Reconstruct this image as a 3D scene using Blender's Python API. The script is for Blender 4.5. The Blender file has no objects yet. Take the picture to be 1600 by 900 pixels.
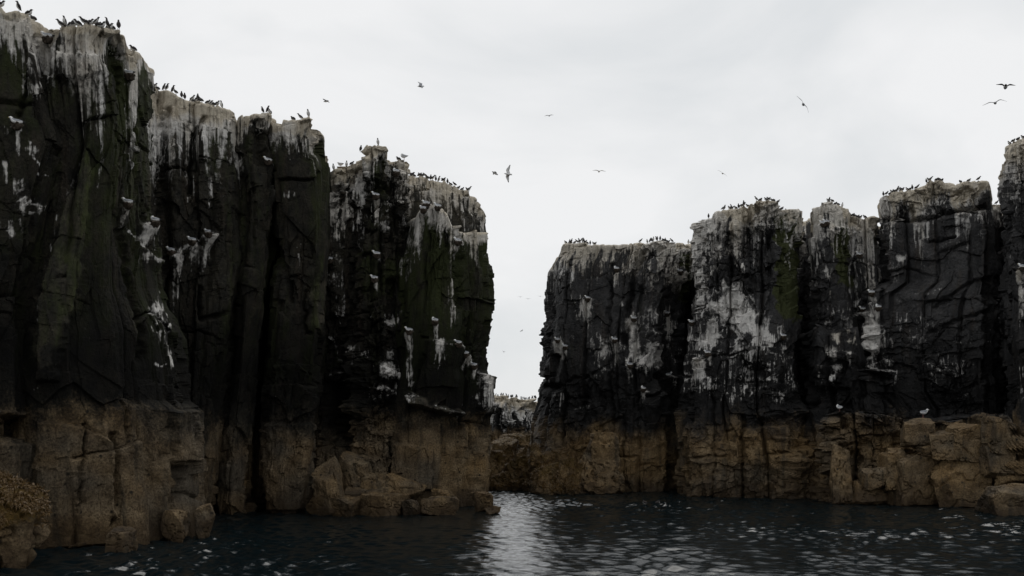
import bpy, bmesh, math, random
import numpy as np
from mathutils import Vector, Matrix, Euler

R = math.radians
SC = bpy.context.scene
COL = SC.collection

# ------------------------------------------------------------------ camera
EYE = 4.2            # eye height over the water in metres (upper deck of a boat)
F = 1700.0           # focal length in pixels of a 1600 wide picture
HZ = 670.0           # picture row of the sea horizon
cam_d = bpy.data.cameras.new('camera')
cam = bpy.data.objects.new('camera', cam_d); COL.objects.link(cam)
cam.location = (0, 0, EYE); cam.rotation_euler = (R(90), 0, 0)
cam_d.sensor_width = 36; cam_d.lens = 36 * F / 1600
cam_d.shift_y = (HZ - 450) / 1600
cam_d.clip_start = 0.5; cam_d.clip_end = 20000
SC.camera = cam

# ------------------------------------------------------------------ sky: an even bright overcast
SUN_EL, SUN_AZ = R(64), R(14)       # behind the cloud, ahead of the camera and a little right
w = bpy.data.worlds.new('World'); SC.world = w; w.use_nodes = True
nt = w.node_tree; nt.nodes.clear()
def wn(t, **k):
    n = nt.nodes.new(t)
    for a, b in k.items(): setattr(n, a, b)
    return n
out = wn('ShaderNodeOutputWorld'); bg = wn('ShaderNodeBackground'); bg.inputs['Strength'].default_value = 0.1
sky = wn('ShaderNodeTexSky', sky_type='NISHITA', sun_disc=False, sun_elevation=SUN_EL, sun_rotation=SUN_AZ)
tc = wn('ShaderNodeTexCoord'); mp = wn('ShaderNodeMapping'); mp.inputs['Scale'].default_value = (1.0, 1.0, 2.0)
n1 = wn('ShaderNodeTexNoise'); n1.inputs['Scale'].default_value = 3.6; n1.inputs['Detail'].default_value = 6; n1.inputs['Roughness'].default_value = .5
n1.inputs['Distortion'].default_value = .4
cr = wn('ShaderNodeValToRGB')
cr.color_ramp.elements[0].position = .30; cr.color_ramp.elements[0].color = (.70, .725, .742, 1)
cr.color_ramp.elements[1].position = .62; cr.color_ramp.elements[1].color = (.89, .892, .895, 1)
e = cr.color_ramp.elements.new(.47); e.color = (.80, .812, .82, 1)
sc_ = wn('ShaderNodeVectorMath', operation='SCALE'); sc_.inputs['Scale'].default_value = 10.0
mx = wn('ShaderNodeMix', data_type='RGBA'); mx.inputs[0].default_value = .96
L = nt.links.new
L(tc.outputs['Generated'], mp.inputs[0]); L(mp.outputs[0], n1.inputs['Vector']); L(n1.outputs['Fac'], cr.inputs[0])
L(cr.outputs[0], sc_.inputs[0]); L(sky.outputs[0], mx.inputs[6]); L(sc_.outputs[0], mx.inputs[7])
L(mx.outputs[2], bg.inputs[0]); L(bg.outputs[0], out.inputs[0])

# ------------------------------------------------------------------ the veiled sun
sd = bpy.data.lights.new('sun', 'SUN'); sd.energy = 1.1; sd.angle = R(35); sd.color = (1, .97, .92)
sun = bpy.data.objects.new('sun', sd); COL.objects.link(sun)
_d = Vector((math.sin(SUN_AZ) * math.cos(SUN_EL), math.cos(SUN_AZ) * math.cos(SUN_EL), math.sin(SUN_EL)))
sun.rotation_euler = (-_d).to_track_quat('-Z', 'Y').to_euler(); sun.location = (0, 0, 60)

vs = SC.view_settings
SC.display_settings.display_device = 'sRGB'
vs.view_transform = 'Standard'; vs.look = 'None'; vs.exposure = 0; vs.gamma = 1; vs.use_curve_mapping = False
SC.render.engine = 'CYCLES'; SC.cycles.max_bounces = 5; SC.cycles.diffuse_bounces = 3; SC.cycles.use_denoising = True

# ------------------------------------------------------------------ noise tools
def hsh(*ix, seed=0):
    h = np.full(np.broadcast(*ix).shape if len(ix) > 1 else ix[0].shape, (seed * 0x9E3779B1 + 0x85EBCA6B) & 0xFFFFFFFF, np.uint32)
    for k, i in enumerate(ix):
        h = (h ^ (i.astype(np.int64).astype(np.uint32) * np.uint32((0x27D4EB2F, 0x165667B1, 0x9E3779B1)[k]))) * np.uint32(0x85EBCA77)
        h ^= h >> np.uint32(15)
    h *= np.uint32(0xC2B2AE3D); h ^= h >> np.uint32(13); h *= np.uint32(0x27D4EB2F); h ^= h >> np.uint32(16)
    return (h & np.uint32(0xFFFFFF)).astype(np.float32) / np.float32(0x1000000)
def vn2(x, y, seed=0):
    x = np.asarray(x, np.float32); y = np.asarray(y, np.float32)
    x, y = np.broadcast_arrays(x, y)
    ix = np.floor(x); iy = np.floor(y); fx = x - ix; fy = y - iy
    fx = fx * fx * (3 - 2 * fx); fy = fy * fy * (3 - 2 * fy)
    ix = ix.astype(np.int32); iy = iy.astype(np.int32)
    a = hsh(ix, iy, seed=seed); b = hsh(ix + 1, iy, seed=seed); c = hsh(ix, iy + 1, seed=seed); d = hsh(ix + 1, iy + 1, seed=seed)
    return (a + (b - a) * fx) * (1 - fy) + (c + (d - c) * fx) * fy
def vn3(x, y, z, seed=0):
    ix = np.floor(x); iy = np.floor(y); iz = np.floor(z); fx = x - ix; fy = y - iy; fz = z - iz
    fx = fx * fx * (3 - 2 * fx); fy = fy * fy * (3 - 2 * fy); fz = fz * fz * (3 - 2 * fz)
    ix = ix.astype(np.int32); iy = iy.astype(np.int32); iz = iz.astype(np.int32)
    def g(k):
        a = hsh(ix, iy, iz + k, seed=seed); b = hsh(ix + 1, iy, iz + k, seed=seed)
        c = hsh(ix, iy + 1, iz + k, seed=seed); d = hsh(ix + 1, iy + 1, iz + k, seed=seed)
        return (a + (b - a) * fx) * (1 - fy) + (c + (d - c) * fx) * fy
    g0 = g(0); return g0 + (g(1) - g0) * fz
def fbm2(x, y, o=4, seed=0, gain=.5):
    s = 0; a = 1; t = 0
    for k in range(o):
        s = s + a * (vn2(x * 2 ** k + 17.3 * k, y * 2 ** k + 9.1 * k, seed + k) - .5); t += a; a *= gain
    return s / t * 2
def fbm3(x, y, z, o=4, seed=0):
    s = 0; a = 1; t = 0
    for k in range(o):
        s = s + a * (vn3(x * 2 ** k + 7.3 * k, y * 2 ** k + 3.1 * k, z * 2 ** k, seed + k) - .5); t += a; a *= .5
    return s / t * 2
def facets(a, z, ca, cz, seed=0, tilt=.8):
    """broken planes: each cell its own offset and slope; also the distance to the joints"""
    u = np.asarray(a / ca, np.float32); v = np.asarray(z / cz, np.float32)
    iu = np.floor(u).astype(np.int32); iv = np.floor(v).astype(np.int32)
    f1 = np.full(u.shape, 9, np.float32); f2 = f1.copy(); val = np.zeros(u.shape, np.float32)
    for du in (-1, 0, 1):
        for dv in (-1, 0, 1):
            i = iu + du; j = iv + dv
            px = i + .1 + .8 * hsh(i, j, seed=seed); pz = j + .1 + .8 * hsh(i, j, seed=seed + 1)
            eu = u - px; ev = v - pz; d = eu * eu + ev * ev
            o = (hsh(i, j, seed=seed + 2) - .5) * 2 + tilt * 2 * ((hsh(i, j, seed=seed + 3) - .5) * eu + (hsh(i, j, seed=seed + 4) - .5) * ev)
            near = d < f1
            f2 = np.where(near, f1, np.minimum(f2, d)); val = np.where(near, o, val); f1 = np.where(near, d, f1)
    return val, np.sqrt(f2) - np.sqrt(f1)
def joints(a, z, w, h, seed=0):
    """upright jointed blocks: unequal columns, each cut at its own heights on sloping joints; returns offset and distance to the joints"""
    u = a / w + .14 * vn2(a / w * .8, z / (h * 1.6), seed + 5)
    iu = np.floor(u); fu = u - iu
    # unequal widths: move each boundary
    e0 = .36 * (hsh(iu.astype(np.int32), seed=seed) - .5); e1 = .36 * (hsh(iu.astype(np.int32) + 1, seed=seed) - .5)
    lo = fu < e0; hi = fu > 1 + e1
    iu = (iu - lo + hi).astype(np.int32)
    du = np.minimum(np.abs(fu - e0), np.abs(fu - 1 - e1)) * w
    r0 = hsh(iu, seed=seed + 1); r1 = hsh(iu, seed=seed + 2); r2 = hsh(iu, seed=seed + 3)
    hv = h * (.6 + .9 * r1); v = (z + (r2 - .5) * .9 * (a - iu * w)) / hv + r0 * 7
    iv = np.floor(v); fv = v - iv; dv = np.minimum(fv, 1 - fv) * hv; iv = iv.astype(np.int32)
    o = (r0 - .5) * 1.5 + (hsh(iu, iv, seed=seed + 6) - .5) * .9
    o = o + (hsh(iu, iv, seed=seed + 7) - .5) * 1.3 * (fu - .5) + (hsh(iu, iv, seed=seed + 8) - .5) * .8 * (fv - .5)
    return o, du, dv
def sstep(a, b, x):
    t = np.clip((x - a) / (b - a), 0, 1); return t * t * (3 - 2 * t)

def ip(x, pts):          # piecewise-linear through (key, value) pairs
    p = sorted(pts); return np.interp(x, [k for k, _ in p], [v for _, v in p])
def X_at(px, d): return (px - 800) * d / F
def Z_at(py, d): return EYE + (HZ - py) * d / F
def D_water(py): return F * EYE / (py - HZ)      # distance of a point of the waterline

# ------------------------------------------------------------------ materials
def NT(name):
    m = bpy.data.materials.new(name); m.use_nodes = True
    t = m.node_tree; b = t.nodes['Principled BSDF']
    return m, t, b
class G:
    """small helper to write node graphs as expressions"""
    def __init__(s, t): s.t = t
    def n(s, typ, **k):
        n = s.t.nodes.new(typ)
        for a, b in k.items(): setattr(n, a, b)
        return n
    def put(s, sock, v):
        if isinstance(v, bpy.types.NodeSocket): s.t.links.new(v, sock)
        else: sock.default_value = v
    def m(s, op, a, b=0.0, c=0.0, clamp=False):
        n = s.n('ShaderNodeMath', operation=op, use_clamp=clamp)
        s.put(n.inputs[0], a); s.put(n.inputs[1], b); s.put(n.inputs[2], c); return n.outputs[0]
    def mix(s, f, a, b, blend='MIX'):
        n = s.n('ShaderNodeMix', data_type='RGBA', blend_type=blend)
        s.put(n.inputs[0], f)
        for i, v in ((6, a), (7, b)):
            s.put(n.inputs[i], v if isinstance(v, bpy.types.NodeSocket) else (*v, 1))
        return n.outputs[2]
    def noise(s, vec, scale, detail=4, rough=.55, dist=0.0):
        n = s.n('ShaderNodeTexNoise'); s.put(n.inputs['Vector'], vec)
        n.inputs['Scale'].default_value = scale; n.inputs['Detail'].default_value = detail
        n.inputs['Roughness'].default_value = rough; n.inputs['Distortion'].default_value = dist
        return n.outputs['Fac']
    def vor(s, vec, scale, feature='F1'):
        n = s.n('ShaderNodeTexVoronoi', feature=feature); s.put(n.inputs['Vector'], vec); n.inputs['Scale'].default_value = scale
        return n.outputs['Distance']
    def scale(s, vec, xyz):
        n = s.n('ShaderNodeVectorMath', operation='MULTIPLY'); s.put(n.inputs[0], vec); n.inputs[1].default_value = xyz; return n.outputs[0]
    def ss(s, lo, hi, x):
        n = s.n('ShaderNodeMapRange', interpolation_type='SMOOTHSTEP'); s.put(n.inputs[0], x)
        n.inputs[1].default_value = lo; n.inputs[2].default_value = hi; return n.outputs[0]

def rock_material(name, d1, d2, algae_c, rough=.82, spec=.14):
    m, t, b = NT(name); g = G(t)
    pos = g.n('ShaderNodeNewGeometry').outputs['Position']
    st = g.n('ShaderNodeAttribute', attribute_name='stain'); tn = g.n('ShaderNodeAttribute', attribute_name='tone')
    s1 = g.n('ShaderNodeSeparateColor'); t.links.new(st.outputs['Color'], s1.inputs[0])
    s2 = g.n('ShaderNodeSeparateColor'); t.links.new(tn.outputs['Color'], s2.inputs[0])
    gu, al, ti = s1.outputs; tone, cream, warm = s2.outputs
    nA = g.noise(pos, 1.3, 7, .62); nB = g.noise(pos, 9.0, 6, .65); nC = g.noise(pos, 34.0, 4, .6)
    strk = g.noise(g.scale(pos, (7.0, 7.0, .42)), 1.0, 5, .6)
    strk2 = g.noise(g.scale(pos, (2.2, 2.2, .18)), 1.0, 4, .55)
    base = g.mix(g.ss(.35, .65, nA), d1, d2)
    base = g.mix(g.m('MULTIPLY', g.ss(.52, .72, strk2), .35), base, (.052, .040, .030))
    base = g.mix(1.0, base, g.mix(g.ss(.28, .72, g.m('ADD', g.m('MULTIPLY', nB, .6), g.m('MULTIPLY', nC, .4))), (.30, .30, .30), (1.85, 1.85, 1.85)), 'MULTIPLY')
    # green algae
    alm = g.m('MULTIPLY', g.ss(.3, .75, g.m('ADD', al, g.m('MULTIPLY', g.m('SUBTRACT', g.noise(g.scale(pos, (2.5, 2.5, .8)), 1, 5, .6), .5), 1.1))), .9)
    base = g.mix(alm, base, g.mix(nB, algae_c, tuple(c * 2.2 for c in algae_c)))
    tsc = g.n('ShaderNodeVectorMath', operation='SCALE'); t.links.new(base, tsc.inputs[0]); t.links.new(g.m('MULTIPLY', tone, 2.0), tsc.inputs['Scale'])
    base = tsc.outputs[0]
    # tidal zone crusted with barnacles and weed
    tan = g.mix(warm, (.062, .052, .039), (.180, .117, .052))
    tan = g.mix(g.ss(.35, .7, nA), tan, g.mix(warm, (.104, .090, .069), (.240, .172, .092)))
    spk = g.ss(.30, .62, g.noise(pos, 13.0, 5, .75))
    tan = g.mix(1.0, tan, g.mix(spk, (.30, .27, .24), (1.25, 1.22, 1.18)), 'MULTIPLY')
    pock = g.ss(.05, .16, g.vor(pos, 1.7)); tan = g.mix(pock, (.018, .015, .011), tan)
    z = g.n('ShaderNodeSeparateXYZ'); t.links.new(pos, z.inputs[0]); z = z.outputs[2]
    wd = g.ss(.42, .62, g.m('ADD', g.m('MULTIPLY', al, .6), g.m('MULTIPLY', g.noise(pos, 9.0, 6, .75), .6)))
    tan = g.mix(g.m('MULTIPLY', wd, g.ss(.05, .2, al)), tan, g.mix(nB, (.020, .014, .005), (.150, .092, .026)))
    low = g.m('SUBTRACT', 1.0, g.ss(.15, 1.5, g.m('ADD', z, g.m('MULTIPLY', g.m('SUBTRACT', nA, .5), 2.2))))
    tan = g.mix(g.m('MULTIPLY', low, .75), tan, (.032, .021, .012))
    tan = g.mix(g.m('MULTIPLY', g.ss(.52, .70, strk2), .6), tan, (.022, .019, .014))
    tim = g.ss(.16, 1.08, g.m('ADD', ti, g.m('ADD', g.m('MULTIPLY', g.m('SUBTRACT', nB, .5), .9), g.m('MULTIPLY', g.m('SUBTRACT', nA, .5), .9))))
    base = g.mix(tim, base, tan)
    # droppings
    strk3 = g.noise(g.scale(pos, (17.0, 17.0, .8)), 1.0, 3, .6)
    gm = g.m('ADD', g.m('MINIMUM', gu, .92), g.m('ADD', g.m('MULTIPLY', g.m('SUBTRACT', strk, .5), g.m('MULTIPLY', 3.4, g.ss(.30, .70, g.noise(pos, .55, 3)))), g.m('ADD', g.m('MULTIPLY', g.m('SUBTRACT', strk3, .5), .55), g.m('MULTIPLY', g.m('SUBTRACT', g.noise(pos, 3.0, 7, .68), .5), 1.5))))
    gm = g.m('MULTIPLY', g.ss(.30, .92, gm), g.ss(.02, .18, gu))
    fl = g.m('MULTIPLY', g.m('SUBTRACT', 1.0, g.ss(.06, .12, g.vor(g.scale(pos, (1, 1, .6)), 5.0))), g.ss(.60, .70, g.noise(pos, .8, 4, .6)))   # stray splashes
    gm = g.m('MAXIMUM', gm, g.m('MULTIPLY', fl, g.m('MULTIPLY', .6, g.m('SUBTRACT', 1.0, ti))))
    gc = g.mix(cream, (.66, .655, .645), (.49, .445, .365))
    gc = g.mix(1.0, gc, g.mix(g.m('ADD', g.m('MULTIPLY', nB, .6), g.m('MULTIPLY', strk, .4)), (.22, .205, .19), (1.55, 1.53, 1.5)), 'MULTIPLY')
    base = g.mix(gm, base, gc)
    t.links.new(base, b.inputs['Base Color'])
    b.inputs['Roughness'].default_value = rough; b.inputs['Specular IOR Level'].default_value = spec
    bp = g.n('ShaderNodeBump'); bp.inputs['Strength'].default_value = .85; bp.inputs['Distance'].default_value = .08
    hgt = g.m('ADD', nB, g.m('ADD', g.m('MULTIPLY', nC, .35), g.m('MULTIPLY', g.noise(g.scale(pos, (5, 5, 1.3)), 1, 6, .65), 1.2)))
    t.links.new(hgt, bp.inputs['Height']); t.links.new(bp.outputs[0], b.inputs['Normal'])
    return m
M = {}
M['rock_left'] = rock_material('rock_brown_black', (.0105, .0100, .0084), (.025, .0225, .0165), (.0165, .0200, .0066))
M['rock_right'] = rock_material('rock_blue_black', (.0170, .0170, .0175), (.039, .038, .038), (.0220, .0255, .0075), .6, .20)
def plain(name, c, rough=.7, spec=.2, var=.35, scale=30):
    m, t, b = NT(name); g = G(t)
    pos = g.n('ShaderNodeTexCoord').outputs['Object']
    n = g.noise(pos, scale, 3)
    t.links.new(g.mix(n, tuple(x * (1 - var) for x in c), tuple(min(1, x * (1 + var)) for x in c)), b.inputs['Base Color'])
    b.inputs['Roughness'].default_value = rough; b.inputs['Specular IOR Level'].default_value = spec
    return m
M['auk_dark'] = plain('auk_feather_dark', (.022, .019, .018))
M['auk_white'] = plain('auk_feather_white', (.62, .61, .59), var=.12)
M['gull_white'] = plain('gull_feather_white', (.72, .72, .71), var=.08)
M['gull_grey'] = plain('gull_feather_grey', (.24, .25, .27), var=.12)
M['gull_black'] = plain('gull_feather_black', (.02, .02, .022))
M['bill_yellow'] = plain('bill_yellow', (.45, .33, .06))
M['leg_dark'] = plain('leg_dark', (.03, .026, .024))
M['leg_pink'] = plain('leg_pink', (.30, .15, .13))
M['weed'] = plain('wrack_weed', (.082, .046, .012), rough=.5, spec=.3, var=.75, scale=6)
M['nest'] = plain('nest_weed', (.048, .037, .027), var=.7, scale=14)

# ------------------------------------------------------------------ mesh tools
def mesh(name, verts, faces, mats, smooth=False, mi=None, uv=None):
    me = bpy.data.meshes.new(name)
    v = np.asarray(verts, np.float32); me.vertices.add(len(v)); me.vertices.foreach_set('co', v.ravel())
    if isinstance(faces, np.ndarray):
        n, k = faces.shape
        tot = np.full(n, k, np.int32); flat = faces.ravel().astype(np.int32)
    else:
        tot = np.array([len(f) for f in faces], np.int32); flat = np.array([i for f in faces for i in f], np.int32)
    me.loops.add(len(flat)); me.loops.foreach_set('vertex_index', flat)
    me.polygons.add(len(tot)); st = np.zeros(len(tot), np.int32); st[1:] = np.cumsum(tot)[:-1]
    me.polygons.foreach_set('loop_start', st); me.polygons.foreach_set('loop_total', tot)
    for m in mats: me.materials.append(m)
    if mi is not None: me.polygons.foreach_set('material_index', np.asarray(mi, np.int32))
    me.polygons.foreach_set('use_smooth', np.full(len(tot), smooth, bool))
    me.update(calc_edges=True); me.validate(); return me
def attr(me, name, rgb):
    a = me.attributes.new(name, 'FLOAT_COLOR', 'POINT')
    c = np.ones((len(rgb), 4), np.float32); c[:, :3] = rgb; a.data.foreach_set('color', c.ravel())
def link(name, me, parent=None, loc=(0, 0, 0)):
    o = bpy.data.objects.new(name, me); COL.objects.link(o); o.location = loc
    if parent: o.parent = parent
    return o
def tag(o, label, cat=None, group=None, kind=None):
    if label: o['label'] = label
    if cat: o['category'] = cat
    if group: o['group'] = group
    if kind: o['kind'] = kind
    return o

# ------------------------------------------------------------------ the sea
def make_sea():
    def axis(dense, outer): return np.unique(np.concatenate([dense, outer]))
    far = np.array([1, 1.6, 2.6, 4.5, 8, 15, 30, 60, 100.0])
    xs = axis(np.concatenate([np.arange(-20, 40, .09)]), np.concatenate([-22 - 60 * (far - .98), 42 + 60 * (far - .98)]))
    y = [28.0]
    while y[-1] < 100: y.append(y[-1] + .0024 * y[-1])
    ys = axis(np.array(y), np.concatenate([28 - 60 * (far - .98), y[-1] + 60 * (far - .98)]))
    Xg, Yg = np.meshgrid(xs, ys)
    rng = np.random.default_rng(5); H = np.zeros_like(Xg)
    wx = Xg + 1.2 * fbm2(Xg / 6, Yg / 6, 2, 50); wy = Yg + 1.2 * fbm2(Xg / 6, Yg / 6, 2, 60)
    for k in range(54):
        lam = math.exp(rng.uniform(math.log(.32), math.log(1.2))); th = rng.normal(R(75), R(38)); kk = 2 * math.pi / lam
        H += .0072 * lam ** .85 * np.sin(kk * (wx * math.cos(th) + wy * math.sin(th)) + rng.uniform(0, 6.28))
    gust = .42 + .95 * sstep(-.35, .45, fbm2(Xg / 14, Yg / 22, 3, 77))
    fade = sstep(26, 29, Yg) * (1 - sstep(88, 100, Yg)) * sstep(-23, -19, Xg) * (1 - sstep(39, 44, Xg))
    H = (H * gust * 1.0 + .03 * np.sign(H) * np.abs(H)) * fade
    ny, nx = Xg.shape; idx = np.arange(nx * ny).reshape(ny, nx)
    f = np.stack([idx[:-1, :-1], idx[:-1, 1:], idx[1:, 1:], idx[1:, :-1]], -1).reshape(-1, 4)
    m, t, b = NT('sea_water'); g = G(t)
    pos = g.n('ShaderNodeNewGeometry').outputs['Position']
    b.inputs['Base Color'].default_value = (.0030, .0062, .0076, 1)
    b.inputs['Roughness'].default_value = .06; b.inputs['IOR'].default_value = 1.333
    w1 = g.noise(g.scale(pos, (4.0, 6.0, 1)), 1.0, 5, .6, .5); w2 = g.noise(g.scale(pos, (5, 8, 1)), 1.0, 4, .6, .4)
    hgt = g.m('ADD', w1, g.m('MULTIPLY', w2, .22))
    bp = g.n('ShaderNodeBump'); bp.inputs['Strength'].default_value = 1.0; bp.inputs['Distance'].default_value = .018
    t.links.new(hgt, bp.inputs['Height']); t.links.new(bp.outputs[0], b.inputs['Normal'])
    me = mesh('sea', np.stack([Xg, Yg, H], -1).reshape(-1, 3), f, [m], True)
    tag(link('sea', me), 'dark rippled sea water running into the gap between the cliffs', kind='structure')
make_sea()

# ------------------------------------------------------------------ rock pillars
COLS = {}       # name -> displaced vertices with their bearings (for standing birds on them)
def seg_dist(px, py, pts):
    """distance to a polyline and the side-independent parameter"""
    best = np.full(px.shape, 1e9, np.float32)
    for (x0, y0), (x1, y1) in zip(pts[:-1], pts[1:]):
        dx, dy = x1 - x0, y1 - y0; q = dx * dx + dy * dy + 1e-9
        t = np.clip(((px - x0) * dx + (py - y0) * dy) / q, 0, 1)
        best = np.minimum(best, np.hypot(px - x0 - t * dx, py - y0 - t * dy))
    return best
def inside(px, py, poly):
    c = np.zeros(px.shape, bool); n = len(poly)
    for i in range(n):
        x0, y0 = poly[i]; x1, y1 = poly[(i + 1) % n]
        if y0 == y1: continue
        hit = ((y0 > py) != (y1 > py)) & (px < (x1 - x0) * (py - y0) / (y1 - y0) + x0)
        c ^= hit
    return c

def pillar(name, parent, left, right, top, front, seed, thick=8.0, mat='rock_left', step=1.68, big=.45, jc=(2.4, 8.0), ja=.26,
           fc=(.8, 1.5), fa=.075, fine=.05, cream=.7, streak=1.6, sdens=.6, warm=.3, tide=4.75, tone=.5, algae=.25, feats=(), rim=.20, corner=.17,
           cr_depth=1.4, label=None, ragged=.18, whiteness=0.0, lb=.12, rb=.12, smooth_tide=.6):
    base_z = -1.6
    ytop_all = [p[1] for p in top]; xl = [p[0] for p in top]
    wpx = max(max(p[1] for p in right) - min(p[1] for p in left), 12)
    d0 = np.mean([p[1] for p in front])
    nF = max(16, int(wpx / step)); nV = max(40, int((F * (Z_at(min(ytop_all), d0) - base_z) / d0) / step))
    s = np.linspace(0, 1, nF)
    dep = ip(s, front)
    k = np.clip(1 - s / corner, 0, 1) ** 2.2 + np.clip(1 - (1 - s) / corner, 0, 1) ** 2.2
    dep = dep + cr_depth * k
    tl = ip(min(ytop_all), left); tr = ip(min(ytop_all), right)
    xt = min(p[0] for p in top) + s * (max(p[0] for p in top) - min(p[0] for p in top))
    yt = ip(xt, top)
    ztop = Z_at(yt, dep)
    aa = X_at(xt, dep)
    ztop = ztop + ragged * (fbm2(aa / .9 + seed, aa * 0 + seed, 4, seed + 3, .6)) + ragged * .5 * (facets(aa, aa * 0, .7, 1, seed + 9, .3)[0])
    v = np.linspace(0, 1, nV)[:, None]
    Z = base_z + v * (ztop[None, :] - base_z)
    D = np.broadcast_to(dep[None, :], Z.shape)
    py = HZ - F * (Z - EYE) / D
    l = ip(py, left); r = ip(py, right)
    px = l + s[None, :] * (r - l)
    # near the top the outline follows the traced crest
    kt = sstep(.93, 1.0, v); px = px * (1 - kt) + xt[None, :] * kt
    X = X_at(px, D)
    # side walls run back behind the front corners and draw in a little
    nS = max(8, int(thick / .45)); q = np.linspace(0, 1, nS + 1)[1:] ** 1.35 * thick
    lx = X[:, :1] + q[None, ::-1] * (X[:, :1] / D[:, :1] + lb); ly = D[:, :1] + q[None, ::-1]
    rx = X[:, -1:] + q[None, :] * (X[:, -1:] / D[:, -1:] - rb); ry = D[:, -1:] + q[None, :]
    lz = np.repeat(Z[:, :1], nS, 1); rz = np.repeat(Z[:, -1:], nS, 1)
    XX = np.concatenate([lx, X, rx], 1); YY = np.concatenate([ly, D, ry], 1); ZZ = np.concatenate([lz, Z, rz], 1)
    nC = XX.shape[1]
    isf = np.zeros(XX.shape, np.float32); isf[:, nS:nS + nF] = 1
    PX = np.full(XX.shape, -9999.0); PY = PX.copy(); PX[:, nS:nS + nF] = px; PY[:, nS:nS + nF] = py
    # arc length round the plan, outward normals
    mid = nV // 2
    ds = np.hypot(np.diff(XX[mid]), np.diff(YY[mid])); A = np.concatenate([[0], np.cumsum(ds)]); A = np.broadcast_to(A[None, :], XX.shape) + seed * 31.7
    tx = np.gradient(XX[mid]); ty = np.gradient(YY[mid])
    ker = np.ones(9) / 9; tx = np.convolve(np.pad(tx / (np.hypot(tx, ty) + 1e-9), 4, 'edge'), ker, 'valid'); ty2 = np.gradient(YY[mid]); 
    ty = np.convolve(np.pad(ty2 / (np.hypot(np.gradient(XX[mid]), ty2) + 1e-9), 4, 'edge'), ker, 'valid')
    ln = np.hypot(tx, ty) + 1e-9; nx, nyv = (ty / ln)[None, :], (-tx / ln)[None, :]
    # ---- relief in metres
    wa = A + .22 * fbm2(A / 2.2, ZZ / 3.5, 4, seed + 11, .55); wz = ZZ + .35 * fbm2(A / 2.5, ZZ / 2.5, 4, seed + 12, .55)
    disp = big * .55 * fbm2(A / 4.5, ZZ / 8, 2, seed + 20) + big * .30 * facets(wa, wz, 3.2, 6.5, seed + 21, 1.6)[0]
    fv, du, dv = joints(wa, wz, jc[0], jc[1], seed + 30)
    open_u = sstep(.30, .62, vn2(A / 1.7, ZZ / 4.5, seed + 31)); open_v = sstep(.42, .68, vn2(A / 1.5, ZZ / 2.0, seed + 32))
    wid = .035 + .10 * vn2(A / 1.2, ZZ / 2.5, seed + 33)
    disp = disp + ja * fv - ja * 1.5 * open_u * np.exp(-(du / wid) ** 2) - ja * .9 * open_v * np.exp(-(dv / (wid * .7)) ** 2)
    fv2, du2, dv2 = joints(wa + .3, wz, jc[0] * .43, jc[1] * .36, seed + 34)
    zone = .25 + 1.5 * sstep(.25, .75, vn2(A / 3.0, ZZ / 3.0, seed + 44))
    disp = disp + (1 - .8 * smooth_tide * (1 - sstep(tide - 1.0, tide + .6, ZZ))) * zone * ja * .34 * (fv2 - .8 * sstep(.4, .65, vn2(A / .9, ZZ / 1.5, seed + 36)) * np.exp(-(np.minimum(du2, dv2) / .05) ** 2))
    g0, _ = facets(wa, wz, fc[0] * 1.9, fc[1] * 1.8, seed + 38, 1.8); disp = disp + fa * 1.1 * g0
    gv, ge = facets(wa + .1 * fv, wz, fc[0], fc[1], seed + 40, 1.5)
    disp = disp + zone * fa * gv * (1 - smooth_tide * (1 - sstep(tide - 1.0, tide + .6, ZZ)))
    hv, he = facets(wa, wz, fc[0] * .38, fc[1] * .36, seed + 47, 1.2)
    disp = disp + zone * fa * .42 * hv
    disp = disp + fine * fbm2(A / .5, ZZ / .7, 4, seed + 50, .6) * zone
    tz = 1 - sstep(tide - 1.0, tide + .6, ZZ)
    # ---- stains
    dist = np.concatenate([np.repeat(ztop[:1], nS), ztop, np.repeat(ztop[-1:], nS)])[None, :] - ZZ
    s1 = vn2(A / .9, ZZ / 9, seed + 60); s2 = vn2(A / .26, ZZ / 5, seed + 61); s3 = vn2(A / .09, ZZ / 2.2, seed + 62)
    strand = .5 * s1 + .32 * s2 + .28 * s3
    Ls = streak * (.15 + 2.2 * np.clip(strand - .25, 0, 1) ** 1.5 * 1.6)
    gu = np.clip(1.15 - dist / (Ls + .05), 0, 1) ** .8 * (.35 + sdens)
    Lc = cream * (.12 + .95 * s1 * (.35 + 1.1 * s2 * (.5 + s3)))
    cm = (1 - sstep(.7, 1.5, dist / (Lc + .02))) * (cream > .06)
    gu = np.maximum(gu, cm * (.62 + .75 * s2 * (.5 + s3)))
    crm = np.clip(cm * 1.0 + .45 * (1 - sstep(0, 2.5, dist)) + .25 * (s1 - .5) - whiteness, 0, 1)
    al = np.clip(algae + .5 * (vn2(A / 1.1, ZZ / 6, seed + 65) - .5), 0, 1) * sstep(tide - .3, tide + 2.5, ZZ) * (1 - .6 * cm)
    ton = np.full(XX.shape, tone) * (1 - .76 * (1 - sstep(0, 5.2, np.abs(ZZ - tide - 1.9))))      # black lichen belt over the tide line, widened and deepened by painted gorge shade
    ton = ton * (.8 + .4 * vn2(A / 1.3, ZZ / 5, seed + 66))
    wrm = np.clip(np.full(XX.shape, warm) + .7 * (fbm2(A / 2.2, ZZ / 1.6, 3, seed + 68)), 0, 1)
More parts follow.
